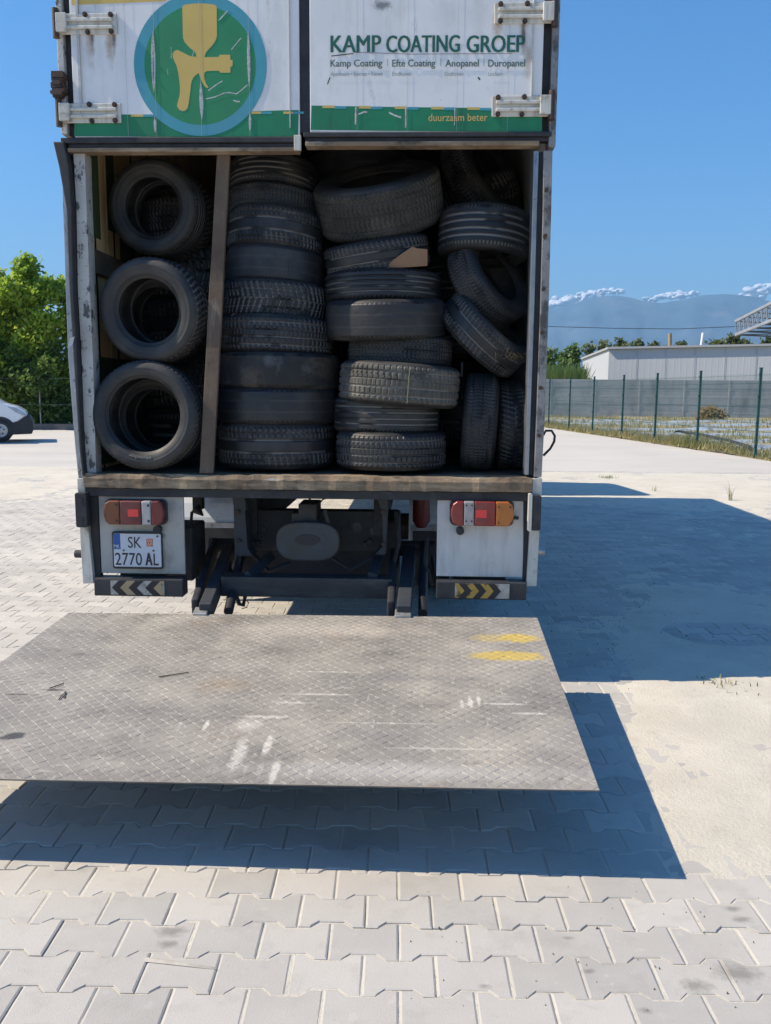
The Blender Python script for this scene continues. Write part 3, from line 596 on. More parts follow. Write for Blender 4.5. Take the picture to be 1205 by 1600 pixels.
for x, y, par in ((247, 827, pan_l), (719, 829, pan_r)):
    q = P(x, y, YR); tb().tube([(q.x, YR + .012, q.z), (q.x, YR - .02, q.z)], .022, 12).build('lamp_socket', M['rubber'], par, .004)
for x, y, m in ((122, 866, 'dark_steel'), (846, 862, 'chrome')):
    q = P(x, y, YR); s = -1 if x < 500 else 1; tb().tube([(q.x - s * .03, YR + .01, q.z), (q.x + s * .018, YR + .01, q.z)], .022, 12).build('marker_lamp', M[m], truck, .003)
q = P(809, 808, YR); tb().tube([(q.x - .03, YR - .01, q.z), (q.x + .004, YR - .012, q.z - .004)], .009, 8).build('lamp_cable', M['rubber'], pan_r)
# number plate
YP = YR - .006
x0, x1, z0, z1 = rect(175.5, 831, 253.5, 889, YP)
pl = tb().prism_y(rounded(x0, x1, z0, z1, .012), YP, YR + .0115).build('number_plate', M['plate_black'], truck, .003)
x0, x1, z0, z1 = rect(178, 834, 252, 885.5, YP)
tb().prism_y(rounded(x0, x1, z0, z1, .008), YP - .0015, YP + .0005).build('plate_face', M['plate_white'], pl)
YP2 = YP - .0024
b = tb(); x0, x1, z0, z1 = rect(177.5, 834, 188, 858, YP2); b.box(x0, x1, YP2, YP2 + .0006, z0, z1, 0)
text_px(b, 'MK', 178, 187, 851, 856.5, YP2 - .0008, 1, .01); b.build('country_band', [M['plate_blue'], M['plate_white']], pl)
b = tb(); text_px(b, 'SK', 200, 221, 839, 856, YP2, 0, .004); text_px(b, '2770', 180, 222, 864, 883, YP2, 0, .004); [text_px(b, 'A', 227 + .5 * k, 237 + .5 * k, 864, 883.5, YP2 - .0003 * k) for k in range(4)]; text_px(b, 'L', 240, 248, 865, 883.5, YP2, 0, .01)
for x, y in ((193.5, 860), (240, 860.5), (246, 838)): q = P(x, y, YP2); b.tube([(q.x, YP2, q.z), (q.x, YP2 - .004, q.z)], .005, 8)
b.build('plate_characters', M['plate_black'], pl)
b = tb(); x0, x1, z0, z1 = rect(229, 842, 239, 854, YP2); b.box(x0, x1, YP2, YP2 + .0006, z0, z1, 0)
text_px(b, '\u0421\u041a', 230.3, 238, 843.3, 847.4, YP2 - .0008, 1, .01); text_px(b, '\u0410\u041b', 230.3, 238, 848.8, 852.9, YP2 - .0008, 1, .01); b.build('plate_sticker', [M['sticker_orange'], M['sticker_cream']], pl)
b = tb(); text_px(b, 'R', 254.5, 259.5, 834, 841, YR + .0112); b.build('panel_mark', M['letter_grey'], pan_l)
# bumper bars with chevron strips
def bumper(px0, py0, px1, py1, sx0, sy0, sx1, sy1, dirn, cols):
    x0, x1, z0, z1 = rect(px0, py0, px1, py1, YR - .05)
    bo = tb().box(x0, x1, YR - .05, YR + .05, z0, z1).build('bumper_bar', M['black_steel'], truck, .005)
    bo['label'] = 'black bumper bar with %s pointing chevron strip' % ('left' if dirn < 0 else 'right')
    x0, x1, z0, z1 = rect(sx0, sy0, sx1, sy1, YR - .051); Yc = YR - .0508
    b = tb(); b.box(x0, x1, Yc - .0008, Yc, z0, z1, 0); zm = (z0 + z1) / 2; wv = (x1 - x0); n = len(cols); st = wv / (n + .45); arm = st * .85
    for i, cix in enumerate(cols):
        if cix == 0: continue
        if dirn < 0:
            a = x0 + st * (i + .15); poly = [(a, zm), (a + arm, z0), (min(a + arm + st, x1), z0), (min(a + st, x1), zm), (min(a + arm + st, x1), z1), (a + arm, z1)]
        else:
            a = x1 - st * (i + .15); poly = [(a, zm), (a - arm, z1), (max(a - arm - st, x0), z1), (max(a - st, x0), zm), (max(a - arm - st, x0), z0), (a - arm, z0)]
        # split in two convex halves
        h1 = [poly[0], poly[1], poly[2], poly[3]]; h2 = [poly[0], poly[3], poly[4], poly[5]]
        for h in (h1, h2): b.add([(x, Yc - .0014, z) for x, z in h], [(0, 1, 2, 3)], cix)
    b.build('chevron_strip', [M['chev_pale'], M['plate_black'], M['chev_tan'], M['chev_gold']], bo)
    for zz in (z1,): pass
bumper(147, 905, 286, 932, 173, 907.5, 257, 929.5, -1, [1, 2, 1, 0, 1, 2])
bumper(682, 910, 823, 937, 711, 912, 796, 935, 1, [0, 1, 3, 1, 3, 1, 3])
for x0, x1, par in ((190, 262, 0), (720, 790, 0)):
    a, c, z0, z1 = rect(x0, 888, x1, 908, YR + .08); tb().box(a, c, YR + .06, YR + .10, z0, z1).build('bumper_bracket', M['dark_steel'], truck)

# chassis under the floor
ch = tb(); ch.box(-1.02, -.95, 4.9, 14.2, .72, .96); ch.box(-.25, -.18, 4.9, 14.2, .72, .96); ch.build('chassis_rail', M['dark_steel'], truck, .006)
b = tb()
for y in (4.8, 5.6, 6.4, 7.3, 8.4, 9.6, 10.8, 11.8): b.box(XL + .06, XR - .06, y, y + .06, .965, 1.045)
b.build('floor_bearer', M['dark_steel'], truck)
x0, x1, z0, z1 = rect(386, 797, 600, 860, 4.95); bo = tb().box(x0, x1, 4.93, 4.97, z0, z1).build('rear_crossmember', M['dark_steel'], truck, .006)
b = tb()
for x, y, r in ((394, 829, .030), (558, 823, .028), (585, 830, .026), (413, 828, .010), (545, 828, .010)): q = P(x, y, 4.93); b.tube([(q.x, 4.9295, q.z), (q.x, 4.926, q.z)], r, 16)
b.build('crossmember_holes', M['plate_black'], bo)
b = tb()
for x, y in ((404, 848), (570, 850), (398, 848), (578, 846)): q = P(x, y, 4.93); b.tube([(q.x, 4.9295, q.z), (q.x, 4.90, q.z)], .018, 6, smooth=False)
for k in range(12): q = P(random.choice((413, 415, 545, 548, 430, 535)) + random.uniform(-3, 3), random.uniform(812, 850), 4.93); b.tube([(q.x, 4.9295, q.z), (q.x, 4.922, q.z)], .008, 6)
b.build('crossmember_bolts', M['dark_steel'], bo)
for pts in (((364, 776), (384, 776), (386, 796), (384, 797), (388, 855), (396, 868), (368, 868), (366, 790)), ((602, 776), (590, 776), (597, 800), (599, 852), (586, 866), (603, 866), (606, 800), (606, 776))):
    b = tb(); b.prism_y([(P(x, y, 4.74).x, P(x, y, 4.74).z) for x, y in pts][::-1], 4.72, 4.86); b.build('lift_bracket', M['blue_steel'], truck, .004)
# tow coupling: rounded plate with a dark jaw
x0, x1, z0, z1 = rect(432, 815, 531, 876, 4.66); zc = (z0 + z1) / 2; xc_ = (x0 + x1) / 2
hp = []
for k in range(36):
    a = 2 * math.pi * k / 36; s, c_ = math.sin(a), math.cos(a); hp.append((xc_ + (x1 - x0) / 2 * math.copysign(abs(c_) ** .62, c_), zc + (z1 - z0) / 2 * math.copysign(abs(s) ** .8, s)))
m_hitch = mat('worn_hitch_plate', (.085, .09, .095), (.06, .062, .066), 5, .6, .2, layers=[((.10, .08, .05), 5, .45, .7, .6), ((.03, .03, .03), 12, .58, .7, .6)], bump=.002)
hit = tb().prism_y(hp, 4.64, 4.69).build('tow_coupling', m_hitch, truck, .012, 3)
b = tb(); q = [(xc_ + .062 * math.cos(2 * math.pi * k / 20) * 1.15, zc + .012 + .03 * math.sin(2 * math.pi * k / 20)) for k in range(20)]; b.prism_y(q, 4.634, 4.6395); b.build('coupling_jaw', M['plate_black'], hit)
b = tb(); a = P(480, 800, 4.7); b.box(a.x - .05, a.x + .055, 4.70, 4.92, a.z - .06, a.z + .045); b.box(a.x - .09, a.x - .045, 4.71, 4.9, a.z - .08, a.z - .01); a2 = P(511, 805, 4.7); b.bar((a2.x - .01, 4.68, a2.z + .035), (a2.x + .012, 4.68, a2.z - .05), .022, .022); b.build('coupling_lever', M['dark_steel'], hit, .004)
b = tb(); b.tube([P(482, 778, 4.8), P(496, 790, 4.78), P(505, 780, 4.8), P(514, 777, 4.82)], .005, 6); b.build('brake_hose', M['blue_steel'], truck)
tb().box(-1.08, -.10, 5.0, 5.5, .385, .80).build('chassis_blackout_box', M['rubber'], truck, .02)  # added dark box, blacks out the sunlit ground behind the coupling
# crossbar and lift arms
x0, x1, z0, z1 = rect(345, 903, 613, 934, 4.52)
cb = tb().box(x0, x1, 4.52, 4.64, z0, z1).build('lift_crossbar', mat('worn_black_bar', (.035, .037, .042), (.06, .06, .062), 4, .45, .3, layers=[((.16, .15, .135), 4, .52, .75, .5, (1, 1, 6)), ((.09, .085, .075), 2.2, .55, .6, .6)]), truck, .004)
b = tb()
for a, c in (((388, 900, 4.56), (425, 868, 4.9)), ((582, 900, 4.56), (592, 866, 4.9))): b.bar(P(*a), P(*c), .055, .03, up=(0, 1, 0))
b.build('bar_strut', M['blue_steel'], truck, .003)
HZ = .40
def arm(px_top, py_top, px_bot, py_bot, wdt):
    a = P(px_top, py_top, 5.15); c = P(px_bot, py_bot, 4.235)
    ar = tb().bar(a, c, wdt, .10, up=(0, 0, 1)).build('lift_arm', M['blue_steel'], truck, .006)
    tb().bar(a + Vector((-.10, 0, .02)), c + Vector((-.07, .06, .0)), .04, .12).build('lift_cylinder', M['rubber'], truck, .012)
    tb().tube([a + Vector((.09, 0, .05)), c + Vector((.10, .10, -.02))], .026, 12).build('lift_cylinder', M['black_steel'], truck)
    return ar
arm(360, 858, 321, 957, .065); arm(640, 862, 631, 960, .075)
tb().tube([(-1.3, 5.15, .60), (.12, 5.15, .60)], .05, 14).build('torsion_tube', M['dark_steel'], truck)
for k, (a, c, e) in enumerate((((300, 800), (296, 850), (312, 905)), ((372, 790), (378, 840), (372, 895)), ((398, 868), (420, 892), (455, 880)), ((520, 872), (548, 890), (580, 872)), ((668, 840), (664, 880), (676, 915)), ((618, 800), (624, 845), (616, 880)))):
    tb().tube([P(*a, 4.85), P(*c, 4.78), P(*e, 4.8)], .009 + .002 * (k % 3), 8).build('air_hose', M['rubber'], truck)
for x, y in ((372, 800), (374, 845), (599, 800), (600, 850)): q = P(x, y, 4.72); tb().tube([(q.x, 4.7195, q.z), (q.x, 4.70, q.z)], .014, 6, smooth=False).build('bracket_bolt', M['bolt'], truck)
b = tb()
for a, c in (((316, 862), (308, 925)), ((358, 868), (366, 905)), ((616, 862), (612, 915)), ((676, 870), (688, 925))):
    b.tube([P(a[0], a[1], 5.0), P((a[0] + c[0]) / 2 - 3, (a[1] + c[1]) / 2, 4.9), P(c[0], c[1], 4.8)], .012, 8)
b.build('hydraulic_hose', M['rubber'], truck)
b = tb(); b.tube([P(369, 930, 4.55), P(374, 944, 4.55), P(380, 946, 4.55), P(383, 932, 4.55)], .012, 8); b.tube([P(383, 936, 4.55), P(389, 942, 4.55), P(386, 949, 4.55), P(378, 951, 4.55)], .003, 6); b.build('hose_loop', M['rubber'], truck)
# pump box behind left panel and red cylinder on the right
x0, x1, z0, z1 = rect(287, 822, 305, 905, 4.75); tb().box(x0 - .1, x1, 4.7, 5.0, z0, z1).build('pump_box', M['rubber'], truck, .012)
q = P(659, 776, 5.1); tb().tube([(q.x, 5.12, .74), (q.x, 5.12, .78), (q.x, 5.12, 1.0)], [.03, .055, .055], 16).build('air_tank', M['red_tank'], truck)
# wheels and mudguards
AX = 6.7
def wheel(x0, x1, y, rad=.49):
    w_ = empty('wheel', Vector((x0, y, rad)) - TRUCK0, truck)
    def lathe(prof, name, m):
        n = 40; vs = []; fs = []
        for k in range(n):
            a = 2 * math.pi * k / n; vs += [(x, y + r * math.cos(a), rad + r * math.sin(a)) for x, r in prof]
        L = len(prof)
        for k in range(n):
            for i in range(L - 1): fs.append((k * L + i, k * L + i + 1, ((k + 1) % n) * L + i + 1, ((k + 1) % n) * L + i))
        mb = MB(); mb.add(vs, fs, 0, True); return mb.build(name, m, w_)
    lathe([(x0 + .03, .27), (x0, .33), (x0, .44), (x0 + .03, .48), (x0 + .05, .49), (x0 + .09, .49), (x0 + .095, .478), (x0 + .10, .478), (x0 + .105, .49), (x1 - .105, .49), (x1 - .10, .478), (x1 - .095, .478), (x1 - .09, .49), (x1 - .05, .49), (x1 - .03, .48), (x1, .44), (x1, .33), (x1 - .03, .27)], 'tyre', M['sidewall'])
    lathe([(x0 + .03, .272), (x0 + .08, .25), (x0 + .1, .12), (x0 + .04, .09), (x0 + .04, .01)], 'rim', M['dark_steel'])
    lathe([(x1 - .03, .272), (x1 - .08, .25), (x1 - .1, .12), (x1 - .04, .09), (x1 - .04, .01)], 'rim', M['dark_steel'])
for x in (-1.78, -1.47, .0, .31): wheel(x, x + .27, AX)
for x in (-1.80, .33): wheel(x, x + .27, 13.3)
for x0, x1 in ((-1.80, -1.16), (-.05, .60)):
    b = tb(); n = 16; rr = .60
    vs = []
    for k in range(n + 1):
        a = R_(-8 + 196 * k / n)
        for r in (rr, rr + .02): vs += [(x0, AX - r * math.cos(a), .49 + r * math.sin(a) * .82), (x1, AX - r * math.cos(a), .49 + r * math.sin(a) * .82)]
    fs = []
    for k in range(n):
        o = 4 * k; fs += [(o, o + 1, o + 5, o + 4), (o + 2, o + 6, o + 7, o + 3), (o, o + 4, o + 6, o + 2), (o + 1, o + 3, o + 7, o + 5)]
    b.add(vs, fs + [(0, 2, 3, 1), (4 * n, 4 * n + 1, 4 * n + 3, 4 * n + 2)], 0, False); b.build('mudguard', M['grey_guard'], truck, .003)
    tb().box(x0 + .02, x1 - .02, AX - .625, AX - .605, .56, .60).build('mudguard_rim', M['alum'], truck)
    tb().box(x0 + .03, x1 - .05, AX - .63, AX - .60, .33, .555).build('mud_flap', M['rubber'], truck)
tb().tube([(-1.6, AX, .49), (.4, AX, .49)], .11, 14).build('axle', M['dark_steel'], truck)
q = P(310, 780, 5.2); b = tb(); b.box(q.x - .025, q.x + .035, 5.15, 5.22, q.z - .06, q.z + .06); b.tube([(q.x - .01, 5.16, q.z - .05), (q.x + .04, 5.16, q.z - .10)], [.04, .005], 8); b.build('valve_block', M['rubber'], truck, .004)
# fuel tank, cab
tb().prism_x([(8.3, .5), (9.5, .5), (9.55, .56), (9.55, .9), (9.5, .95), (8.3, .95), (8.25, .9), (8.25, .56)], .05, .62).build('fuel_tank', M['alum'], truck, .02)
cabm = M['side']; cp = [(12.75, .75), (14.75, .55), (14.85, .8), (14.85, 1.5), (14.55, 2.95), (14.3, 3.05), (12.9, 3.25), (12.75, 3.2)]
cabo = tb().prism_x(cp, XL + .06, XR - .06).build('cab', cabm, truck, .05, 3)
b = tb(); b.prism_x([(13.75, 1.65), (14.62, 1.65), (14.45, 2.6), (13.75, 2.65)], XR - .062, XR - .055); b.prism_x([(13.75, 1.65), (14.62, 1.65), (14.45, 2.6), (13.75, 2.65)], XL + .055, XL + .062); b.build('cab_window', M['plate_black'], cabo)
b = tb(); b.box(XL - .22, XL - .02, 14.45, 14.52, 1.7, 2.2); b.bar((XL - .1, 14.5, 2.25), (XL + .1, 14.5, 2.5), .03, .03); b.build('wing_mirror', M['rubber'], truck, .02)
b = tb(); b.box(XR + .02, XR + .22, 14.45, 14.52, 1.7, 2.2); b.bar((XR + .1, 14.5, 2.25), (XR - .1, 14.5, 2.5), .03, .03); b.build('wing_mirror', M['rubber'], truck, .02)
# loose black cable loop and green side flap on the right
b = tb(); b.tube([P(849, 680, 4.6), P(853, 673, 4.6), P(862, 673, 4.6), P(867, 681, 4.6), P(866, 690, 4.6), P(860, 701, 4.6), P(849, 712, 4.6)], .007, 8); b.build('cable_loop', M['rubber'], truck)
b = tb(); strip_px([(855, 548), (851, 640), (849, 700)], [(858.5, 548), (855.5, 640), (852, 700)], YR + .1, YR + .5, b); b.build('side_flap', M['green'], truck)

# --- tail lift platform
PIN = [P(108, 957, 4.235), P(840, 966, 4.225)]
zi = (PIN[0].z + PIN[1].z) / 2
XPL, XPR = PIN[0].x, PIN[1].x; Y0, Y1 = 4.23, 2.53
zo = P(935, 1235, Y1).z; XPO = P(935, 1235, Y1).x
W_, L_ = XPR - XPL, math.hypot(Y0 - Y1, zi - zo)
eu = Vector((1, 0, (PIN[1].z - PIN[0].z) / W_)).normalized(); ev = Vector(((XPO - XPR) * .9, Y1 - Y0, zo - PIN[1].z)).normalized(); en = eu.cross(ev) * -1
if en.z < 0: en = -en
O0 = PIN[0]
def plat_uv(px, py):   # pixel -> platform (u,v)
    r = ray(px, py); c = Vector((0, 0, CAM_H)); t = (O0 - c).dot(en) / r.dot(en); q = c + r * t - O0; k = eu.dot(ev); a, e = q.dot(eu), q.dot(ev); return (a - k * e) / (1 - k * k), (e - k * a) / (1 - k * k)
V1 = plat_uv(935, 1235)[1]
lift = empty('tail_lift', O0 - TRUCK0, truck)
def PL(u, v, h=0): q = eu * u + ev * v + en * h; return (q.x, q.y, q.z)
def build_platform():
    U, V = W_, V1; th = .028
    sp = []
    def S(px, py, su, sv, col, st, soft=.4, ns=14): u, v = plat_uv(px, py); sp.append((PL(u, v), (su, sv, .3), col, st, soft, ns))
    yel = (.55, .39, .07)
    S(810, 997, .11, .07, yel, .8, .35, 40); S(768, 997, .12, .065, yel, .42, .5, 40); S(794, 1025, .20, .07, yel, .78, .35, 40)
    cream = (.62, .57, .50)
    S(388, 1133, .07, .07, cream, .55, .7, 22); S(372, 1180, .03, .15, cream, .6, .6, 26); S(418, 1165, .018, .09, cream, .75, .5, 26); S(430, 1205, .016, .10, cream, .75, .5, 26); S(415, 1120, .13, .02, cream, .6, .6, 26); S(322, 1133, .012, .05, cream, .7, .5, 26); S(455, 1098, .09, .014, cream, .5, .6, 26); S(500, 1085, .16, .010, cream, .55, .6, 26); S(520, 1050, .2, .008, cream, .4, .6, 26); S(190, 1080, .2, .006, (.16, .15, .14), .6, .6, 26); S(330, 1050, .25, .006, (.14, .13, .12), .5, .6, 26); S(600, 1130, .3, .008, cream, .4, .6, 26); S(700, 1170, .3, .008, cream, .45, .6, 26)
    S(20, 1150, .05, .035, (.03, .03, .035), .85, .4, 18); S(85, 1078, .05, .012, (.05, .045, .04), .8, .4, 25); S(30, 1085, .08, .01, (.06, .05, .04), .7, .5, 25)
    S(735, 1097, .012, .06, cream, .8, .5, 30); S(748, 1095, .01, .06, cream, .7, .5, 30); S(722, 1100, .01, .05, cream, .6, .5, 30); S(790, 1100, .10, .012, cream, .6, .5, 20); S(830, 1115, .09, .012, cream, .6, .5, 20)
    S(520, 985, .7, .12, (.50, .44, .36), .55, .9, 5); S(350, 1070, .16, .10, (.36, .27, .18), .5, .9, 6); S(620, 1205, .7, .08, (.52, .49, .44), .5, .9, 6)
    S(600, 1150, .45, .10, (.20, .19, .175), .55, .9, 6); S(640, 1060, .4, .06, (.2, .19, .18), .5, .9, 6)
    m = mat('worn_checker_plate', (.30, .272, .235), (.225, .205, .18), 1.6, .65, .0,
            layers=[((.43, .385, .32), 2.6, .45, .68, .7), ((.15, .135, .12), 3.2, .52, .72, .6, (1, 2.2, 1)), ((.30, .21, .13), 1.9, .6, .76, .5), ((.46, .43, .38), 9, .58, .7, .6, (5, 1, 1)), ((.46, .43, .38), 7, .6, .7, .5, (1, 5, 1)), ((.09, .08, .07), 14, .62, .72, .5), ((.07, .065, .06), 40, .66, .72, .6)], bump=.0012, bscale=120, spots=sp, attr=('ridge', (.40, .375, .34), .35))
    # deck: plate with lens shaped raised bars in a herringbone
    vs = [(0, 0, 0), (U, 0, 0), (U, V, 0), (0, V, 0)]; fs = [(3, 2, 1, 0)]
    pit = .0255; base = np.array([(-.0165, 0, 0), (-.009, -.0036, 0), (.009, -.0036, 0), (.0165, 0, 0), (.009, .0036, 0), (-.009, .0036, 0), (-.009, 0, .0021), (.009, 0, .0021)])
    bf = [(0, 1, 6), (1, 2, 7, 6), (2, 3, 7), (3, 4, 7), (4, 5, 6, 7), (5, 0, 6)]; att = [0, 0, 0, 0]
    nu, nv = int(U / pit), int(V / pit)
    for i in range(nu):
        for j in range(nv):
            if RNG.random() < .05: continue
            s = 1 if (i + j) % 2 else -1; a = s * R_(38 + RNG.normal() * 4); hz_ = RNG.uniform(.35, 1.1); c_, s_ = math.cos(a), math.sin(a); b0 = len(vs)
            cu, cv = (i + .5) * U / nu, (j + .5) * V / nv
            for x, y, z in base: vs.append((cu + x * c_ - y * s_, cv + x * s_ + y * c_, z * hz_ + .0001)); att.append(hz_ * .9 if z > 0 else 0.0)
            fs += [tuple(b0 + q for q in f) for f in bf]
    me = bpy.data.meshes.new('platform_deck'); me.from_pydata([PL(*q) for q in vs], [], fs); me.materials.append(m)
    at = me.attributes.new('ridge', 'FLOAT', 'POINT'); at.data.foreach_set('value', att)
    bm = bmesh.new(); bm.from_mesh(me)
    for f in bm.faces:
        if f.normal.z < 0: f.normal_flip()
    bm.to_mesh(me); bm.free()
    o = bpy.data.objects.new('platform_deck', me); COL.objects.link(o); o.parent = lift
    b = MB(); b.add([(0, 0, -.0005), (U, 0, -.0005), (U, V, -.0005), (0, V, -.0005), (0, 0, -th * 1.9), (U, 0, -th * 1.9), (U, V - .02, -.016), (0, V - .02, -.016)], [(4, 5, 6, 7), (0, 1, 5, 4), (1, 2, 6, 5), (2, 3, 7, 6), (3, 0, 4, 7), (0, 3, 2, 1)])
    me2 = bpy.data.meshes.new('platform_edge'); me2.from_pydata([PL(*q) for q in b.v], [], b.f); me2.materials.append(mat('platform_edge_steel', (.30, .29, .275), (.18, .17, .16), 12, .5, .4, layers=[((.08, .07, .06), 20, .55, .7, .7)]))
    o2 = bpy.data.objects.new('platform_edge', me2); COL.objects.link(o2); o2.parent = lift
    for px, wd in ((313, .075), (630, .085)):
        u, v = plat_uv(px, 961); c = O0 + eu * u
        bb = MB(); bb.add([c + eu * a + ev * bq + en * cq for a, bq, cq in ((-wd / 2, .03, .012), (wd / 2, .03, .012), (wd / 2, -.03, .03), (-wd / 2, -.03, .03), (-wd / 2, .03, -.01), (wd / 2, .03, -.01), (wd / 2, -.05, -.02), (-wd / 2, -.05, -.02))], [(0, 1, 2, 3), (4, 7, 6, 5), (0, 4, 5, 1), (1, 5, 6, 2), (2, 6, 7, 3), (3, 7, 4, 0)])
        bb.build('platform_hinge', M['chrome'], lift, .004)
build_platform()

# ---------------------------------------------------------------- tyres
TR, TW = .32, .20
def tread_mesh(kind, seed):
    N, Mx = 320, 37; t = np.linspace(-1, 1, Mx); th = np.arange(N) / N
    T, TH = np.meshgrid(t, th); g = np.zeros_like(T); rng = np.random.default_rng(seed)
    def circ(pos, w): return (np.abs(T - pos) < w).astype(float)
    fr = lambda x: x - np.floor(x)
    if kind == 'rib':
        for p in (-.55, -.19, .19, .55): g = np.maximum(g, circ(p, .06))
        g = np.maximum(g, ((fr(TH * 80) < .3) & (np.abs(T) > .78)) * .5)
    elif kind == 'vee':
        g = np.maximum(circ(0, .05), ((fr(TH * 54 + .9 * np.abs(T) ** 1.2 + .25 * (T > 0)) < .27) & (np.abs(T) > .04)) * 1.0)
        g = np.maximum(g, circ(.5, .03) * .7); g = np.maximum(g, circ(-.5, .03) * .7)
    elif kind == 'block':
        for p in (-.62, -.2, .22, .62): g = np.maximum(g, circ(p, .05))
        g = np.maximum(g, ((fr(TH * 64 + .5 * (T > 0) + .25 * T) < .26) & (np.abs(T) > .2)) * .9); g = np.maximum(g, ((fr(TH * 80) < .25) & (np.abs(T) < .2)) * .5)
    elif kind == 'winter':
        for p in (-.6, 0.05, .6): g = np.maximum(g, circ(p, .04) * .8)
        zz = np.abs(fr(T * 3.5) - .5); g = np.maximum(g, (fr(TH * 80 + zz * .9) < .28) * .75)
    elif kind == 'touring':
        for p in (-.3, .3): g = np.maximum(g, circ(p, .07))
        for p in (-.68, .68): g = np.maximum(g, circ(p, .035) * .6)
        g = np.maximum(g, ((fr(TH * 64 + .7 * T) < .26) & (np.abs(T) > .32)) * .8)
    elif kind == 'worn':
        g = .12 * circ(.3, .05) + .12 * circ(-.35, .05) + ((fr(TH * 80) < .2) & (np.abs(T) > .85)) * .4
    elif kind == 'bald':
        g = 0 * T
    R = TR - .0025 * T ** 2 * 1.6 - .012 * np.clip(np.abs(T) - .86, 0, 1) / .14
    wob = (fbm(TH * 30, T * 2 + 5, seed, 3) - .5) * (.004 if kind in ('bald', 'worn') else .0014)
    rr = R - g * (.0075 if kind not in ('worn',) else .003) + wob
    zz = T * .088
    if kind == 'bald': zz = zz + (np.abs(T) > .9) * (fbm(TH * 60, T, seed + 3, 3) - .5) * .02
    a = TH * 2 * math.pi; v = np.stack([rr * np.cos(a), rr * np.sin(a), zz], -1).reshape(-1, 3)
    i = np.arange(N * Mx).reshape(N, Mx); j = np.roll(i, -1, 0)
    f = np.stack([i[:, :-1], j[:, :-1], j[:, 1:], i[:, 1:]], -1).reshape(-1, 4)
    dust = g * sstep(.34, .46, fbm(TH * 11, T * 1.5, seed + 9, 3)) * {'block': .55, 'winter': .55, 'touring': .8}.get(kind, 1)
    o = np_mesh('tread', v, f, M['tread'], {'groove': (dust * (1 if kind != 'bald' else 0)).ravel()}, smooth=False)
    return o
def side_mesh(rim=.192):
    prof = [(.0845, .3085), (.092, .303), (.098, .292), (.1015, .272), (.1018, .269), (.1, .266), (.101, .25), (.0985, .235), (.0945, .222), (.0942, .2195), (.091, .2175), (.084, .203), (.079, .196), (.078, .193), (.068, .192), (.068, .206), (.079, .232), (.084, .262), (.079, .291), (.05, .302), (0, .304)]
    full = prof + [(-z, r) for z, r in prof[::-1][1:]]; full = [(z, r if r > .265 else .265 + (r - .265) * (.265 - rim) / (.265 - .192)) for z, r in full]; N = 72; L = len(full); v = []; f = []
    for k in range(N):
        a = 2 * math.pi * k / N; v += [(r * math.cos(a), r * math.sin(a), z) for z, r in full]
    for k in range(N):
        for q in range(L - 1): f.append((k * L + q, k * L + q + 1, ((k + 1) % N) * L + q + 1, ((k + 1) % N) * L + q))
    return np_mesh('sidewall', np.array(v), np.array(f), M['sidewall'], smooth=True)
KINDS = ['rib', 'vee', 'block', 'winter', 'touring', 'worn', 'bald']
PROTO = {}; side0 = side_mesh(); _first = {}
for i, k in enumerate(KINDS): PROTO[k] = tread_mesh(k, 30 + i)
_used = set()
def tyre(loc, rot, R, W, kind, label, group, spin=None, side=None, tread_mat=None):
    o = bpy.data.objects.new('used_tyre', None); COL.objects.link(o); o.empty_display_size = .1
    spin = random.uniform(0, 6.28) if spin is None else spin
    axx = abs((rot @ Vector((0, 0, 1))).x); ex = R * math.sqrt(max(0, 1 - axx * axx)) + W * .51 * axx
    loc = Vector(loc); loc.x = min(max(loc.x, XL + .078 + ex), XR - .014 - ex)
    mw = Matrix.Translation(loc) @ rot.to_4x4() @ Matrix.Rotation(spin, 4, 'Z'); o.matrix_world = mw
    tag(o, label, 'tyre', group)
    for src, nm in ((PROTO[kind], 'tread'), (side or side0, 'sidewall')):
        if src in _used: c = src.copy(); COL.objects.link(c)
        else: c = src; _used.add(src)
        if tread_mat and nm == 'tread': c.material_slots[0].link = 'OBJECT'; c.material_slots[0].material = M[tread_mat]
        c.name = nm; c.parent = o; c.scale = (R / TR, R / TR, W / TW)
    return o
RX = lambda a: Matrix.Rotation(R_(a), 3, 'X'); RY = lambda a: Matrix.Rotation(R_(a), 3, 'Y'); RZ = lambda a: Matrix.Rotation(R_(a), 3, 'Z')
def flat_tyre(x0, x1, yt, yb, yf, kind, label, group, roll=0, pitch=0, wf=1.0, tread_mat=None):
    xm, ym = (x0 + x1) / 2, (yt + yb) / 2; R = .31
    for _ in range(4): c = P(xm, ym, yf + R); R = (P(x1, ym, yf + R).x - P(x0, ym, yf + R).x) / 2
    z1 = P(xm, yt, yf + .02).z; z0 = P(xm, yb, yf + .02).z
    Wd = (z1 - z0) * wf
    return tyre(Vector((c.x, yf + R, (z0 + z1) / 2)), RY(roll) @ RX(pitch), R, Wd, kind, label, group, tread_mat=tread_mat)
g2_, g3_ = 'used tyres stacked flat right of the plank', 'used tyres stacked flat in the middle'
A_ = flat_tyre
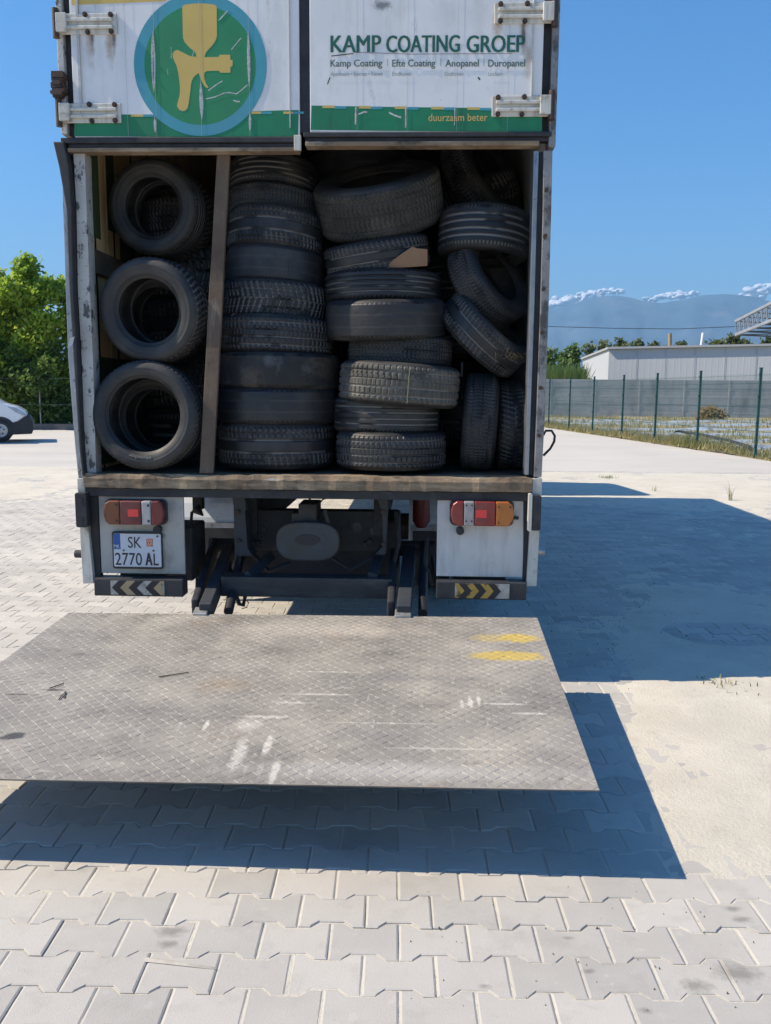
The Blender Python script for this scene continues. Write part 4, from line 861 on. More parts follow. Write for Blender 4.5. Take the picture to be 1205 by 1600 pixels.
# second column (right of the plank), bottom to top
A_(343, 523, 661, 735, 4.50, 'touring', 'dark ribbed tyre lying flat on the truck floor, lowest beside the wooden plank', g2_)
A_(341, 528, 605, 664, 4.49, 'worn', 'speckled dull tyre with nearly smooth tread, second from the floor beside the plank', g2_)
A_(341, 531, 549, 608, 4.49, 'bald', 'bald brownish tyre with ragged smooth band, third from the floor beside the plank', g2_, .6, tread_mat='tread_brown')
A_(346, 520, 489, 552, 4.52, 'block', 'tyre with dusty central ribs just above the bald ragged tyre beside the plank', g2_, 2.0)
A_(350, 512, 434, 497, 4.58, 'vee', 'tyre with arrow shaped tread grooves, in the stack right of the plank', g2_, 3.0)
A_(354, 507, 383, 444, 4.62, 'worn', 'smooth worn tyre directly on top of the arrow tread tyre', g2_, 3.5, -3)
A_(357, 506, 321, 390, 4.64, 'touring', 'tyre with two pale grooves, above the smooth worn tyre beside the plank', g2_, 4, -5)
A_(358, 500, 288, 330, 4.72, 'winter', 'shaded tyre under the topmost one in the stack beside the plank', g2_, 3, -5)
A_(360, 495, 240, 290, 4.76, 'rib', 'topmost shaded tyre in the stack right of the plank', g2_, 2, -6)
# third column, bottom to top
A_(525, 697, 677, 737, 4.44, 'block', 'blocky treaded tyre lying on the floor at the bottom of the middle stack', g3_)
A_(521, 687, 621, 679, 4.50, 'rib', 'narrow ribbed tyre second from the floor in the middle stack', g3_, 1)
A_(530, 718, 566, 634, 4.40, 'block', 'dusty tyre with a yellow paint dash, sticking out of the middle stack', g3_, 3.8, tread_mat='tread_dusty')
DUSTY = bpy.context.scene.objects[-1] if False else [o for o in COL.objects if o.get('label', '').startswith('dusty tyre with a yellow')][0]
A_(544, 707, 520, 572, 4.53, 'winter', 'small zigzag treaded tyre resting on the yellow dashed tyre', g3_, 2.6)
A_(509, 697, 459, 524, 4.45, 'worn', 'drooping worn tyre with scuffed shoulder, middle of the middle stack', g3_, -1, 5)
A_(507, 690, 417, 468, 4.55, 'rib', 'straight grooved tyre below the cardboard scrap', g3_, -.5)
A_(507, 672, 362, 416, 4.58, 'touring', 'tilted tyre wedged between the cardboard scrap and the large top tyre', g3_, -9, 8)
t_ = A_(493, 692, 250, 331, 4.56, 'winter', 'large brownish tyre tilted open towards the viewer on top of the middle stack', g3_, -10, 25, 1.1, tread_mat='tread_scuffed')
# left column: three tyres standing with their open face to the rear
gl_ = 'tyres standing open face out on the left'
side_low = side_mesh(.214)
def face_tyre(x0, x1, yt, yb, yf, Wd, kind, label, tiltx=0, yaw=0, group=gl_, side=None):
    xm, ym = (x0 + x1) / 2, (yt + yb) / 2
    R = (P(xm, yt, yf + Wd * .3).z - P(xm, yb, yf + Wd * .3).z) / 2; c = P(xm, ym, yf + Wd * .3)
    return tyre(Vector((c.x, yf + Wd / 2, c.z)), RZ(yaw) @ RX(90 + tiltx), R, Wd, kind, label, group, spin=0, side=side)
TL1 = face_tyre(143, 318, 564, 735, 4.43, .20, 'touring', 'bottom tyre of the left column with pale lettering on its sidewall', -3, -3, side=side_low)
face_tyre(153, 325, 402, 568, 4.47, .22, 'vee', 'middle tyre of the left column, open face out, resting on the lettered tyre', 4, -6)
face_tyre(169, 318, 249, 400, 4.78, .20, 'rib', 'upper tyre of the left column, in shade under the left door', 3, -5)
# lettering on the lower tyre
b = MB()
def arc(p): a = math.pi / 2 + (p[0]) ; return (p[2] * math.cos(a), p[2] * math.sin(a), p[1])
# text runs round the bottom with its feet outward
def tlet(p):
    ang = R_(-97) + p[0]; r = p[2]; return (r * math.cos(ang), r * math.sin(ang), .1055)
text_mesh(b, 'Matador', -.27, .27, .236, .258, 0, 0, .02, flip=lambda p: (-p[2] * math.sin(p[0]), -p[2] * math.cos(p[0]), .1035))
mel = bpy.data.meshes.new('sidewall_lettering'); mel.from_pydata([(x, y, z) for x, y, z in b.v], [], b.f); mel.materials.append(M['tyre_letter'])
ol = bpy.data.objects.new('sidewall_lettering', mel); COL.objects.link(ol); ol.parent = TL1
ol.rotation_euler = (0, 0, R_(-5))
k_ = TL1.children[0].scale; ol.scale = k_
# right column
gr_ = 'tyres piled loosely along the right wall'
A_(684, 829, 319, 393, 4.62, 'rib', 'flat tyre with three pale grooves at the top of the right pile', gr_, 4, -4)
def axis_rot(ax, up=(0, 0, 1)): return Vector((0, 0, 1)).rotation_difference(Vector(ax)).to_matrix()
ax2 = Vector((.70, -.52, .49)).normalized()
c2 = P(795, 440, 4.86); c2.x = .405; tyre(c2, axis_rot(ax2), .27, .18, 'winter', 'slanting tyre with its dark opening facing up right, in the right pile', gr_)
c3 = P(782, 521, 4.80); c3.x = .375; tyre(c3, axis_rot(Vector((.66, -.26, .70)).normalized()), .275, .19, 'touring', 'slanting tyre with dry grass stuck to its tread, under the open slanting tyre', gr_)
def stand_tyre(x0, x1, yt, yb, yf, kind, label, roll=0, yaw=0):
    R = (P((x0 + x1) / 2, yt, yf + .2).z - P((x0 + x1) / 2, yb, yf + .1).z) / 2; xm = (x0 + x1) / 2; c = P(xm, (yt + yb) / 2, yf + .08)
    Wd = P(x1, 650, yf + .1).x - P(x0, 650, yf + .1).x
    return tyre(Vector((c.x, yf + R, ZF + R)), RZ(yaw) @ RY(90 + roll), R, Wd, kind, label, gr_)
stand_tyre(726, 780, 573, 729, 4.60, 'winter', 'upright tyre with worn zigzag tread standing beside the middle stack', 3, -3)
stand_tyre(778, 829, 588, 730, 4.72, 'vee', 'upright tyre with fine arrow tread standing against the right wall', 0, 0)
# tyres deeper in the load that show through the gaps
gb = 'tyres deeper inside the load'
A_(700, 838, 262, 322, 5.25, 'vee', 'shaded tyre deep inside the load above the three groove tyre', gb, -18, 14)
tyre(P(800, 280, 5.35), axis_rot((.7, -.5, .4)), .3, .2, 'winter', 'shaded tyre leaning in the top right corner of the load', gb)
A_(482, 640, 228, 282, 5.15, 'worn', 'brownish tyre behind the large tilted top tyre, under the door header', gb, -4, -6)
A_(690, 850, 395, 470, 5.4, 'rib', 'shaded tyre behind the slanting open tyre', gb)
A_(690, 850, 480, 560, 5.4, 'rib', 'shaded tyre behind the gap right of the middle stack', gb)
A_(690, 850, 590, 700, 5.4, 'touring', 'shaded tyre behind the two upright tyres', gb)
for k, (a, c) in enumerate(((640, 715), (565, 640), (490, 565), (420, 490), (350, 420), (280, 350))):
    A_(425, 580, a, c, 5.25, KINDS[k % 5], 'shaded tyre in the gap between the two flat stacks', gb)
face_tyre(165, 325, 578, 730, 4.72, .2, 'rib', 'shaded tyre seen through the hole of the lettered bottom tyre', 0, -4, gb)
face_tyre(175, 330, 420, 570, 4.76, .2, 'worn', 'shaded tyre seen through the hole of the middle left tyre', 2, -4, gb)
face_tyre(185, 340, 262, 410, 5.06, .2, 'vee', 'shaded tyre behind the upper left tyre', 0, -4, gb)
for k, (a, c) in enumerate(((640, 735), (550, 640), (465, 550), (380, 465), (300, 380))):
    A_(160, 335, a, c, 5.12, KINDS[(k * 2) % 5], 'shaded tyre at the back, seen only through the holes of the left tyres', gb)
# yellow dash across the tread of the dusty tyre
bpy.context.view_layer.update()
mwi = DUSTY.matrix_world.inverted(); b = MB(); rt_ = DUSTY.children[0].scale[0] * TR; hw = DUSTY.children[0].scale[2] * .088
hit = mwi @ P(638, 600, 4.41); ph = math.atan2(hit.y, hit.x); q = []
for k in range(13): t = -1 + 2 * k / 12; q.append((rt_ - .0005 - .004 * t * t, ph + .004 * math.sin(k * 2.1), t * hw * .98))
vs = [((r + .0012) * math.cos(a + s_), (r + .0012) * math.sin(a + s_), z) for r, a, z in q for s_ in (-.008, .008)]
me = bpy.data.meshes.new('paint_dash'); me.from_pydata(vs, [], [(2 * k, 2 * k + 1, 2 * k + 3, 2 * k + 2) for k in range(12)]); me.materials.append(mat('dull_yellow_paint', (.42, .36, .16), (.3, .26, .13), 60, .7)); o = bpy.data.objects.new('paint_dash', me); COL.objects.link(o); o.parent = DUSTY
# plank and cardboard
a = P(350, 236, 4.50); c = P(323, 731, 4.455)
c.z = ZF + .004
pk = MB(); wv = .075
def pl_(p, h): return [(p.x - h, p.y - .012, p.z), (p.x + h, p.y - .012, p.z), (p.x + h, p.y + .016, p.z), (p.x - h, p.y + .016, p.z)]
n = 14; vs = []; rr = random.Random(4)
for i in range(n + 1):
    q = a.lerp(c, i / n); h = (.034 + .004 * i / n) + rr.uniform(-.0012, .0012); vs += pl_(q, h)
fs = [(0, 1, 2, 3), (4 * n + 3, 4 * n + 2, 4 * n + 1, 4 * n)]
for i in range(n):
    for k in range(4): fs.append((4 * i + k, 4 * i + 4 + k, 4 * i + 4 + (k + 1) % 4, 4 * i + (k + 1) % 4))
pk.add(vs, fs); tag(pk.build('wooden_plank', M['old_wood'], None, .003, loc=tuple(c)), 'rough grey brown plank standing upright between the tyre columns', 'plank')
b = MB(); pts = [(604, 420), (612, 409), (628, 397), (645, 386), (652, 389), (668, 390), (668, 416), (640, 418)]
rp = [P(x, y, 4.62) for x, y in pts]; b.prism_y([(p.x, p.z) for p in rp], 4.60, 4.612)
tag(b.build('cardboard_piece', M['card'], None, .002, loc=tuple(rp[0])), 'torn brown cardboard scrap stuck between tyres of the middle stack', 'cardboard')

# ---------------------------------------------------------------- yard details
def tuft(name, px, py, n, h, spread, label, cat, m):
    g = G(px, py); r = random.Random(px); b = MB()
    for k in range(n):
        a = r.uniform(0, 6.28); q = Vector((g.x + r.gauss(0, spread * .35), g.y + r.gauss(0, spread * .35), -.004)); hh = h * r.uniform(.4, 1); lean = r.uniform(.1, .8) * hh
        dv = Vector((math.cos(a), math.sin(a), 0)); wv = dv.cross(Vector((0, 0, 1))) * .004
        p1 = q + dv * lean * .35 + Vector((0, 0, hh * .65)); p2 = q + dv * lean + Vector((0, 0, hh))
        b.add([q - wv, q + wv, p1 + wv * .8, p1 - wv * .8, p2], [(0, 1, 2, 3), (3, 2, 4)])
    return tag(b.build(name, m, None, loc=tuple(g)), label, cat)
m_dry = mat('dry_grass', (.32, .26, .12), (.16, .20, .06), 8, .8)
m_weed = mat('green_weed', (.10, .16, .035), (.19, .20, .06), 8, .8)
tuft('weed', 950, 747, 70, .07, .22, 'low flat green weed growing from the yard beyond the truck shadow', 'weed', m_weed)
tuft('weed', 1140, 782, 14, .34, .08, 'thin tall dry weed standing at the edge of the truck shadow', 'weed', m_dry)
tuft('weed', 1022, 768, 8, .12, .06, 'tiny dry weed in the sunlit yard behind the truck shadow', 'weed', m_dry)
tuft('weed', 1132, 1072, 30, .05, .2, 'dry straw bits lying beside the platform shadow', 'weed', m_dry)
b = MB(); p0, p1 = G(226, 1498, .004), G(338, 1513, .004); n = 8; vs = []
for i in range(n + 1):
    t = i / n; q = p0.lerp(p1, t); h = .007 * (1 - t) ** .7 + .001; nrm = Vector((-.12, 1, 0)); zz = .001 + .004 * t * (1 - t)
    vs += [(q.x - nrm.x * h, q.y - nrm.y * h, zz), (q.x + nrm.x * h, q.y + nrm.y * h, zz + .003), (q.x, q.y, zz + .006)]
fs = [(0, 1, 2), (3 * n, 3 * n + 2, 3 * n + 1)]
for i in range(n):
    for k in range(3): fs.append((3 * i + k, 3 * i + 3 + k, 3 * i + 3 + (k + 1) % 3, 3 * i + (k + 1) % 3))
b.add(vs, fs); tag(b.build('wood_splinter', mat('pale_splinter', (.55, .50, .42), (.45, .4, .33), 20, .7), None, loc=tuple(p0)), 'pale pointed wood splinter lying on the front pavers', 'splinter')
def twig(pts, lab):
    q = []
    for x, y in pts: u, v = plat_uv(x, y); q.append(O0 + eu * u + ev * v + en * .005)
    b = MB(); b.tube(q, .0022, 6); tag(b.build('twig', mat('dark_twig', (.05, .035, .025), (.09, .07, .05), 10, .8), None, loc=tuple(q[0])), lab, 'twig')
twig([(78, 1077), (90, 1073), (100, 1069)], 'short dark twig near the left edge of the platform'); twig([(248, 1059), (270, 1056), (295, 1052)], 'long thin dark twig on the platform, left of centre'); twig([(92, 1095), (97, 1088), (103, 1082), (100, 1092)], 'small bent twig near the left edge of the platform')
b = MB(); r = random.Random(9)
for k in range(420):
    if k < 300: px, py = r.gauss(1010, 60), r.gauss(960, 45)
    elif k < 370: px, py = r.uniform(860, 1190), r.uniform(860, 1040)
    else: px, py = r.uniform(640, 1200), r.uniform(1380, 1590)
    if py > 1600 or px > 1205 or px < 640: continue
    g = G(px, py, .004); s = r.uniform(.001, .0042) if k < 370 else r.uniform(.001, .0028)
    if r.random() < .06: s *= 1.8
    vs = [(g.x + s * r.uniform(.6, 1.2) * math.cos(a), g.y + s * r.uniform(.6, 1.2) * math.sin(a), .0) for a in (0, 1.3, 2.5, 3.8, 5.1)] + [(g.x, g.y, .004 + s)]
    b.add(vs, [(i, (i + 1) % 5, 5) for i in range(5)])
tag(b.build('grit', mat('dark_grit', (.05, .045, .04), (.12, .11, .10), 30, .9)), 'dark crumbs and grit scattered over the sand in the shade', None, None, 'stuff')

# ---------------------------------------------------------------- foliage builder
def leaf_mat(name, c1, c2, c3):
    m = bpy.data.materials.new(name); m.use_nodes = True; nt = m.node_tree; b = nt.nodes['Principled BSDF']
    a = nt.nodes.new('ShaderNodeAttribute'); a.attribute_name = 'leaf'
    c = mix(nt, ramp(nt, a.outputs['Fac'], 0, .6), c1, c2); c = mix(nt, ramp(nt, a.outputs['Fac'], .75, 1), c, c3); nt.links.new(c, b.inputs['Base Color'])
    b.inputs['Roughness'].default_value = .5
    tr = nt.nodes.new('ShaderNodeBsdfTranslucent'); nt.links.new(c, tr.inputs[0]); ms = nt.nodes.new('ShaderNodeMixShader'); ms.inputs[0].default_value = .55
    out = [n for n in nt.nodes if n.type == 'OUTPUT_MATERIAL'][0]
    nt.links.new(b.outputs[0], ms.inputs[1]); nt.links.new(tr.outputs[0], ms.inputs[2]); nt.links.new(ms.outputs[0], out.inputs['Surface'])
    return m
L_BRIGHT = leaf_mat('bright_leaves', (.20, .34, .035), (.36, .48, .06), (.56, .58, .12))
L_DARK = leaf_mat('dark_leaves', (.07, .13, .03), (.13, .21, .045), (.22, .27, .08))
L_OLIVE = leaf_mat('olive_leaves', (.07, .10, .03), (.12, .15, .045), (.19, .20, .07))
BARK = mat('bark', (.10, .08, .06), (.06, .05, .04), 6, .9, bump=.01, bscale=12)
def leaves(centres, rads, n, size, seed, aspect=1.6):
    rng = np.random.default_rng(seed); K = len(centres); cs = np.array(centres); rs = np.array(rads)
    wgt = rs.prod(1) ** .7; k = rng.choice(K, n, p=wgt / wgt.sum())
    dirv = rng.normal(size=(n, 3)); dirv /= np.linalg.norm(dirv, axis=1)[:, None]; rad = rng.random(n) ** .42
    p = cs[k] + dirv * rad[:, None] * rs[k] + rng.normal(0, .05, (n, 3)) * rs[k]
    nn_ = rng.normal(size=(n, 3)) * .75 + np.array([-.55, -.25, .6]); a = rng.normal(size=(n, 3)); a[:, 2] -= .5; a = np.cross(nn_, a); a /= np.linalg.norm(a, axis=1)[:, None]
    bvec = np.cross(a, nn_); bvec /= np.linalg.norm(bvec, axis=1)[:, None]
    s = size * rng.uniform(.6, 1.35, n)[:, None]; a = a * s * aspect; bvec = bvec * s
    v = np.stack([p, p + a * .5 + bvec * .5, p + a, p + a * .5 - bvec * .5], 1).reshape(-1, 3)
    f = np.arange(4 * n).reshape(n, 4); cl = rng.random(K)[k] * .5 + rng.random(n) * .5
    return v, f, np.repeat(cl, 4)
def tree(name, x, y, h, w, n, size, lm, seed, label, trunk_h=.3, group=None, base=0, blobs=16, cat='tree', low=.28):
    r = random.Random(seed); t = empty(name, (x, y, base)); tag(t, label, cat, group)
    b = MB(); tr = h * .022 + .03
    b.tube([(x, y, base - .1), (x + .03 * h * r.uniform(-1, 1), y, base + h * .3), (x + .05 * h * r.uniform(-1, 1), y, base + h * .62), (x + .05 * h * r.uniform(-1, 1), y, base + h * .9)], [tr, tr * .75, tr * .45, tr * .12], 8)
    cs, rs = [], []
    for k in range(blobs):
        f = k / (blobs - 1); zz = base + h * (low + (.97 - low) * f); ww = w * .5 * (math.sin(math.pi * min(1, .22 + .78 * (1 - f) ** .75)) * .75 + .12)
        a = r.uniform(0, 6.28); rr = ww * r.uniform(.15, .8); c = (x + rr * math.cos(a), y + rr * math.sin(a), zz)
        q = w * r.uniform(.16, .27) * (1.15 - .55 * f); cs.append(c); rs.append((q, q, q * r.uniform(.7, 1.2)))
        b.tube([(x, y, max(base + .3, zz - h * .16)), ((x + c[0]) / 2, (y + c[1]) / 2, zz - h * .05), c], [tr * .35, tr * .2, tr * .06], 5)
    b.build('trunk', BARK, t)
    v, f, at = leaves(cs, rs, n, size, seed); v = v - np.array([x, y, base])
    np_mesh('crown', v, f, lm, {'leaf': at}, parent=t)
    return t
# left tree belt
gt = 'trees behind the parked van'
TY = 35.
q = P(60, 600, TY); tree('roadside_tree', q.x, TY, 6.75, 3.6, 21000, .14, L_BRIGHT, 41, 'tallest bright green tree behind the parked van, beside the truck', group=gt, low=.06, blobs=26)
q = P(-12, 600, TY - 1); tree('roadside_tree', q.x, TY - .8, 6.4, 3.6, 13000, .14, L_BRIGHT, 42, 'dense green tree at the left picture edge behind the van', group=gt, low=.06, blobs=20)
q = P(118, 600, TY); tree('roadside_tree', q.x, TY + .6, 6.9, 3.6, 13000, .14, L_BRIGHT, 43, 'green tree half hidden by the truck, right of the tallest tree', group=gt, low=.08, blobs=20)
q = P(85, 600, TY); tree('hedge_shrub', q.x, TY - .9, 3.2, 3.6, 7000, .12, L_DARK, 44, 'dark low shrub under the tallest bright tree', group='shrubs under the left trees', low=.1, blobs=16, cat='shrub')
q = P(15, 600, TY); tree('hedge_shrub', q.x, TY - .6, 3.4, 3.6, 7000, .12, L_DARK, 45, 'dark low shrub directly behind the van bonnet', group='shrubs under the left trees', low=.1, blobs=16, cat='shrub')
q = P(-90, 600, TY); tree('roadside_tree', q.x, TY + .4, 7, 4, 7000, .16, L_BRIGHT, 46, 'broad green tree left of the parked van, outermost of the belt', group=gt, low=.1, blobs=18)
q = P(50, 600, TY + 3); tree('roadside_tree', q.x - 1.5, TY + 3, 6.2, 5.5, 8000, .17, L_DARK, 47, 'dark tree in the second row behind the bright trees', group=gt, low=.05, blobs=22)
# low concrete kerb wall and wire fence in front of the trees
mk = mat('old_kerb_concrete', (.16, .15, .14), (.11, .105, .10), 2, .9)
tag(MB().box(-40, -8.0, 33.2, 33.45, -.05, .22).build('kerb_wall', mk, None, .01, loc=(-24, 33.2, 0)), 'low dark concrete kerb along the foot of the trees', 'kerb')
wf = empty('wire_fence', (-14, 33.3, 0)); tag(wf, 'thin wire fence on grey posts in front of the left trees', 'fence')
m_wire = mat('galvanised_wire', (.25, .26, .27), None, 5, .5, .5)
for k in range(9): x = P(62, 620, 33.3).x + (k - 6) * 2.6; MB().tube([(x, 33.3, .2), (x, 33.3, 2.1)], .03, 8).build('post', m_wire, wf)
b = MB()
for z in (1.0, 2.05): b.tube([(-34, 33.27, z), (-21, 33.27, z - .03), (-8.5, 33.27, z)], .006, 5)
b.build('wires', m_wire, wf)

# ---------------------------------------------------------------- van
def van():
    fx = P(52, 660, 24.6).x; y0 = 24.4; W2 = 1.95; L = 5.4
    root = empty('parked_van', (fx - L / 2, y0 + W2 / 2, 0)); tag(root, 'white panel van with black bumper parked before the trees', 'van')
    wm = mat('white_van_paint', (.80, .81, .82), (.77, .78, .80), 2, .3, coat=.5); bk = mat('black_bumper_plastic', (.02, .02, .022), (.03, .03, .03), 4, .6)
    gl = mat('dark_glass', (.012, .015, .02), None, 3, .08)
    prof = [(-5.35, .35), (-5.4, .5), (-5.4, 2.1), (-5.25, 2.33), (-2.55, 2.4), (-2.2, 2.33), (-1.75, 2.02), (-1.05, 1.33), (-.78, 1.16), (-.42, 1.05), (-.22, .93), (-.16, .80), (-.28, .70), (-.42, .58), (-.60, .52), (-1.0, .42), (-1.5, .35)]
    n = len(prof); b = MB()
    rows = []
    for yv, ins in ((y0, .06), (y0 + .10, 0), (y0 + W2 - .10, 0), (y0 + W2, .06)):
        cx_, cz_ = -2.7, 1.3; rows.append([(fx + cx_ + (x - cx_) * (1 - ins * .35), yv, cz_ + (z - cz_) * (1 - ins)) for x, z in prof])
    vs = [p for q in rows for p in q]; fs = [tuple(range(n)), tuple(range(4 * n - 1, 3 * n - 1, -1))]
    for k in range(3):
        for i in range(n): fs.append((k * n + i, k * n + (i + 1) % n, (k + 1) * n + (i + 1) % n, (k + 1) * n + i))
    b.add(vs, fs); body = b.build('body', wm, root, .05, 3)
    b = MB(); bp = [(-.66, .57), (-.42, .63), (-.22, .76), (-.12, .80), (-.02, .62), (0, .40), (-.06, .24), (-.62, .22), (-.70, .35)]
    b.prism_y([(fx + x, z) for x, z in bp], y0 - .015, y0 + W2 + .015); b.build('front_bumper', bk, root, .03, 3)
    b = MB(); hp = [(-.72, 1.07), (-.52, 1.05), (-.30, .93), (-.18, .82), (-.30, .80), (-.46, .88)]; b.prism_y([(fx + x, z) for x, z in hp], y0 - .012, y0 + .12); b.build('headlight', mat('headlight_glass', (.30, .36, .42), (.45, .5, .55), 6, .12), root, .012)
    b = MB(); hp = [(-.72, 1.07), (-.52, 1.05), (-.30, .93), (-.18, .82), (-.30, .80), (-.46, .88)]; b.prism_y([(fx + x, z) for x, z in hp], y0 + W2 - .12, y0 + W2 + .012); b.build('headlight', mat('headlight_glass', (.30, .36, .42), (.45, .5, .55), 6, .12), root, .012)
    for yv in (y0 - .008, y0 + W2 - .006):
        b = MB(); b.prism_y([(fx + x, z) for x, z in ((-2.75, 1.35), (-1.15, 1.30), (-1.75, 1.92), (-2.2, 2.12), (-2.75, 2.14))], yv, yv + .014); b.build('side_window', gl, root, .003)
    b = MB(); b.add([(fx - 1.12, y0 + .2, 1.44), (fx - 1.12, y0 + W2 - .2, 1.44), (fx - 1.72, y0 + W2 - .25, 2.04), (fx - 1.72, y0 + .25, 2.04)], [(0, 1, 2, 3)]); b.build('windscreen', gl, root)
    b = MB(); b.box(fx - 1.55, fx - 1.35, y0 - .25, y0 - .06, 1.35, 1.62); b.build('wing_mirror', bk, root, .04)
    b = MB(); b.box(fx - 2.8, fx - 2.785, y0 - .002, y0 + .03, .45, 2.1); b.box(fx - 1.35, fx - 1.335, y0 - .002, y0 + .03, .7, 1.3); b.build('door_seam', bk, root)
    rimm = mat('silver_rim', (.42, .43, .45), (.36, .37, .39), 6, .35, .6)
    for wx in (-.93, -4.35):
        for s, yv in ((1, y0 - .035), (-1, y0 + W2 + .035)):
            c = MB(); pr = [(.0, .20), (.0, .31), (.03, .345), (.10, .352), (.16, .345), (.2, .30)]
            cx_ = fx + wx; N = 36; vs = []; fs = []
            for k in range(N):
                a = 2 * math.pi * k / N; vs += [(cx_ + r * math.cos(a), yv + s * t, .352 + r * math.sin(a)) for t, r in pr]
            for k in range(N):
                for i in range(5): fs.append((k * 6 + i, k * 6 + i + 1, ((k + 1) % N) * 6 + i + 1, ((k + 1) % N) * 6 + i))
            c.add(vs, fs, 0, True); wh = c.build('wheel', M['sidewall'], root)
            c = MB(); pr = [(.012, .205), (.0, .195), (.03, .17), (.012, .13), (.006, .06), (.0, .0)]; vs = []; fs = []
            for k in range(N):
                a = 2 * math.pi * k / N; vs += [(cx_ + r * math.cos(a), yv + s * t - s * .004, .352 + r * math.sin(a)) for t, r in pr]
            for k in range(N):
                for i in range(5): fs.append((k * 6 + i, k * 6 + i + 1, ((k + 1) % N) * 6 + i + 1, ((k + 1) % N) * 6 + i))
            c.add(vs, fs, 0, True)
            c.build('rim', rimm, wh)
            c = MB()
            for k in range(5):
                a = 2 * math.pi * k / 5 + .3; c.tube([(cx_ + .10 * math.cos(a), yv - s * .0, .352 + .10 * math.sin(a)), (cx_ + .10 * math.cos(a), yv - s * .006, .352 + .10 * math.sin(a))], .024, 10)
            c.build('rim_holes', bk, wh)
            # arch
            A = []; c = MB()
            for k in range(17):
                a = math.pi * k / 16; A.append((cx_ + .43 * math.cos(a), .34 + .43 * math.sin(a)))
            A += [(cx_ - .43, .24), (cx_ + .43, .24)]
            ya, yb = (y0 - .010, y0 + .02) if s > 0 else (y0 + W2 - .02, y0 + W2 + .010)
            c.prism_y(A, ya, yb); c.build('wheel_arch', bk, root)
def place_van():
    root = [o for o in COL.objects if o.name == 'parked_van'][0]; a = R_(24); wh = G(2, 691); lx, ly = 5.4 / 2 - .93, -1.95 / 2 - .03
    root.rotation_euler.z = a; root.location = (wh.x - (lx * math.cos(a) - ly * math.sin(a)), wh.y - (lx * math.sin(a) + ly * math.cos(a)), 0)
van(); place_van()

# ---------------------------------------------------------------- right side: fence, field, wall, hall, truss
gm = mat('green_fence_paint', (.012, .06, .056), (.018, .075, .068), 3, .5)
def fence():
    root = empty('mesh_fence', tuple(fence_at(0))); tag(root, 'dark green welded mesh fence along the right edge of the yard', 'fence')
    ts = []
    for px in (1185, 1092, 1025, 973, 927, 890, 858):
        r = ray(px, 640); t = None
        # plan intersection of the view ray with the fence line
        det = r.x * FENCE_D.y - r.y * FENCE_D.x; s = (FENCE_A.x * FENCE_D.y - FENCE_A.y * FENCE_D.x) / det
        q = Vector((r.x * s, r.y * s, 0)); ts.append((q - FENCE_A).dot(FENCE_D))
    st = (ts[-1] - ts[0]) / (len(ts) - 1)
    ts = [ts[0] - 2 * st * .9, ts[0] - st * .9] + ts + [ts[-1] + st * k for k in range(1, 7)]
    H = 2.23
    for t in ts:
        p = fence_at(t); b = MB(); b.box(p.x - .03, p.x + .03, p.y - .03, p.y + .03, -.05, H); b.box(p.x - .035, p.x + .035, p.y - .035, p.y + .035, H + .0005, H + .02)
        for z in (.25, .85, 1.5, 2.05): b.box(p.x - .055, p.x + .0, p.y - .04, p.y - .031, z, z + .05)
        b.build('post', gm, root)
    for t0, t1 in zip(ts[:-1], ts[1:]):
        vs = []; fs = []
        def w_(p, q, r):
            b0 = len(vs); d_ = (q - p).normalized(); u = d_.cross(Vector((.3, .9, .2))).normalized(); v = d_.cross(u)
            for e in (p, q):
                for k in range(3): a = 2.094 * k; vs.append(tuple(e + (u * math.cos(a) + v * math.sin(a)) * r))
            for k in range(3): fs.append((b0 + k, b0 + (k + 1) % 3, b0 + 3 + (k + 1) % 3, b0 + 3 + k))
        nn = max(4, int(abs(t1 - t0) / .05)); off = Vector((-.045, 0, 0)) * .0
        for k in range(1, nn): p = fence_at(t0 + (t1 - t0) * k / nn); w_(p + Vector((0, 0, .06)), p + Vector((0, 0, 2.10)), .0024)
        for z in [.06 + .2 * k for k in range(11)]: w_(fence_at(t0 + .03) + Vector((0, 0, z)), fence_at(t1 - .03) + Vector((0, 0, z)), .003 if abs(z % .6) > .1 else .006)
        b = MB(); b.add(vs, fs); b.build('mesh_panel', gm, root)
fence()
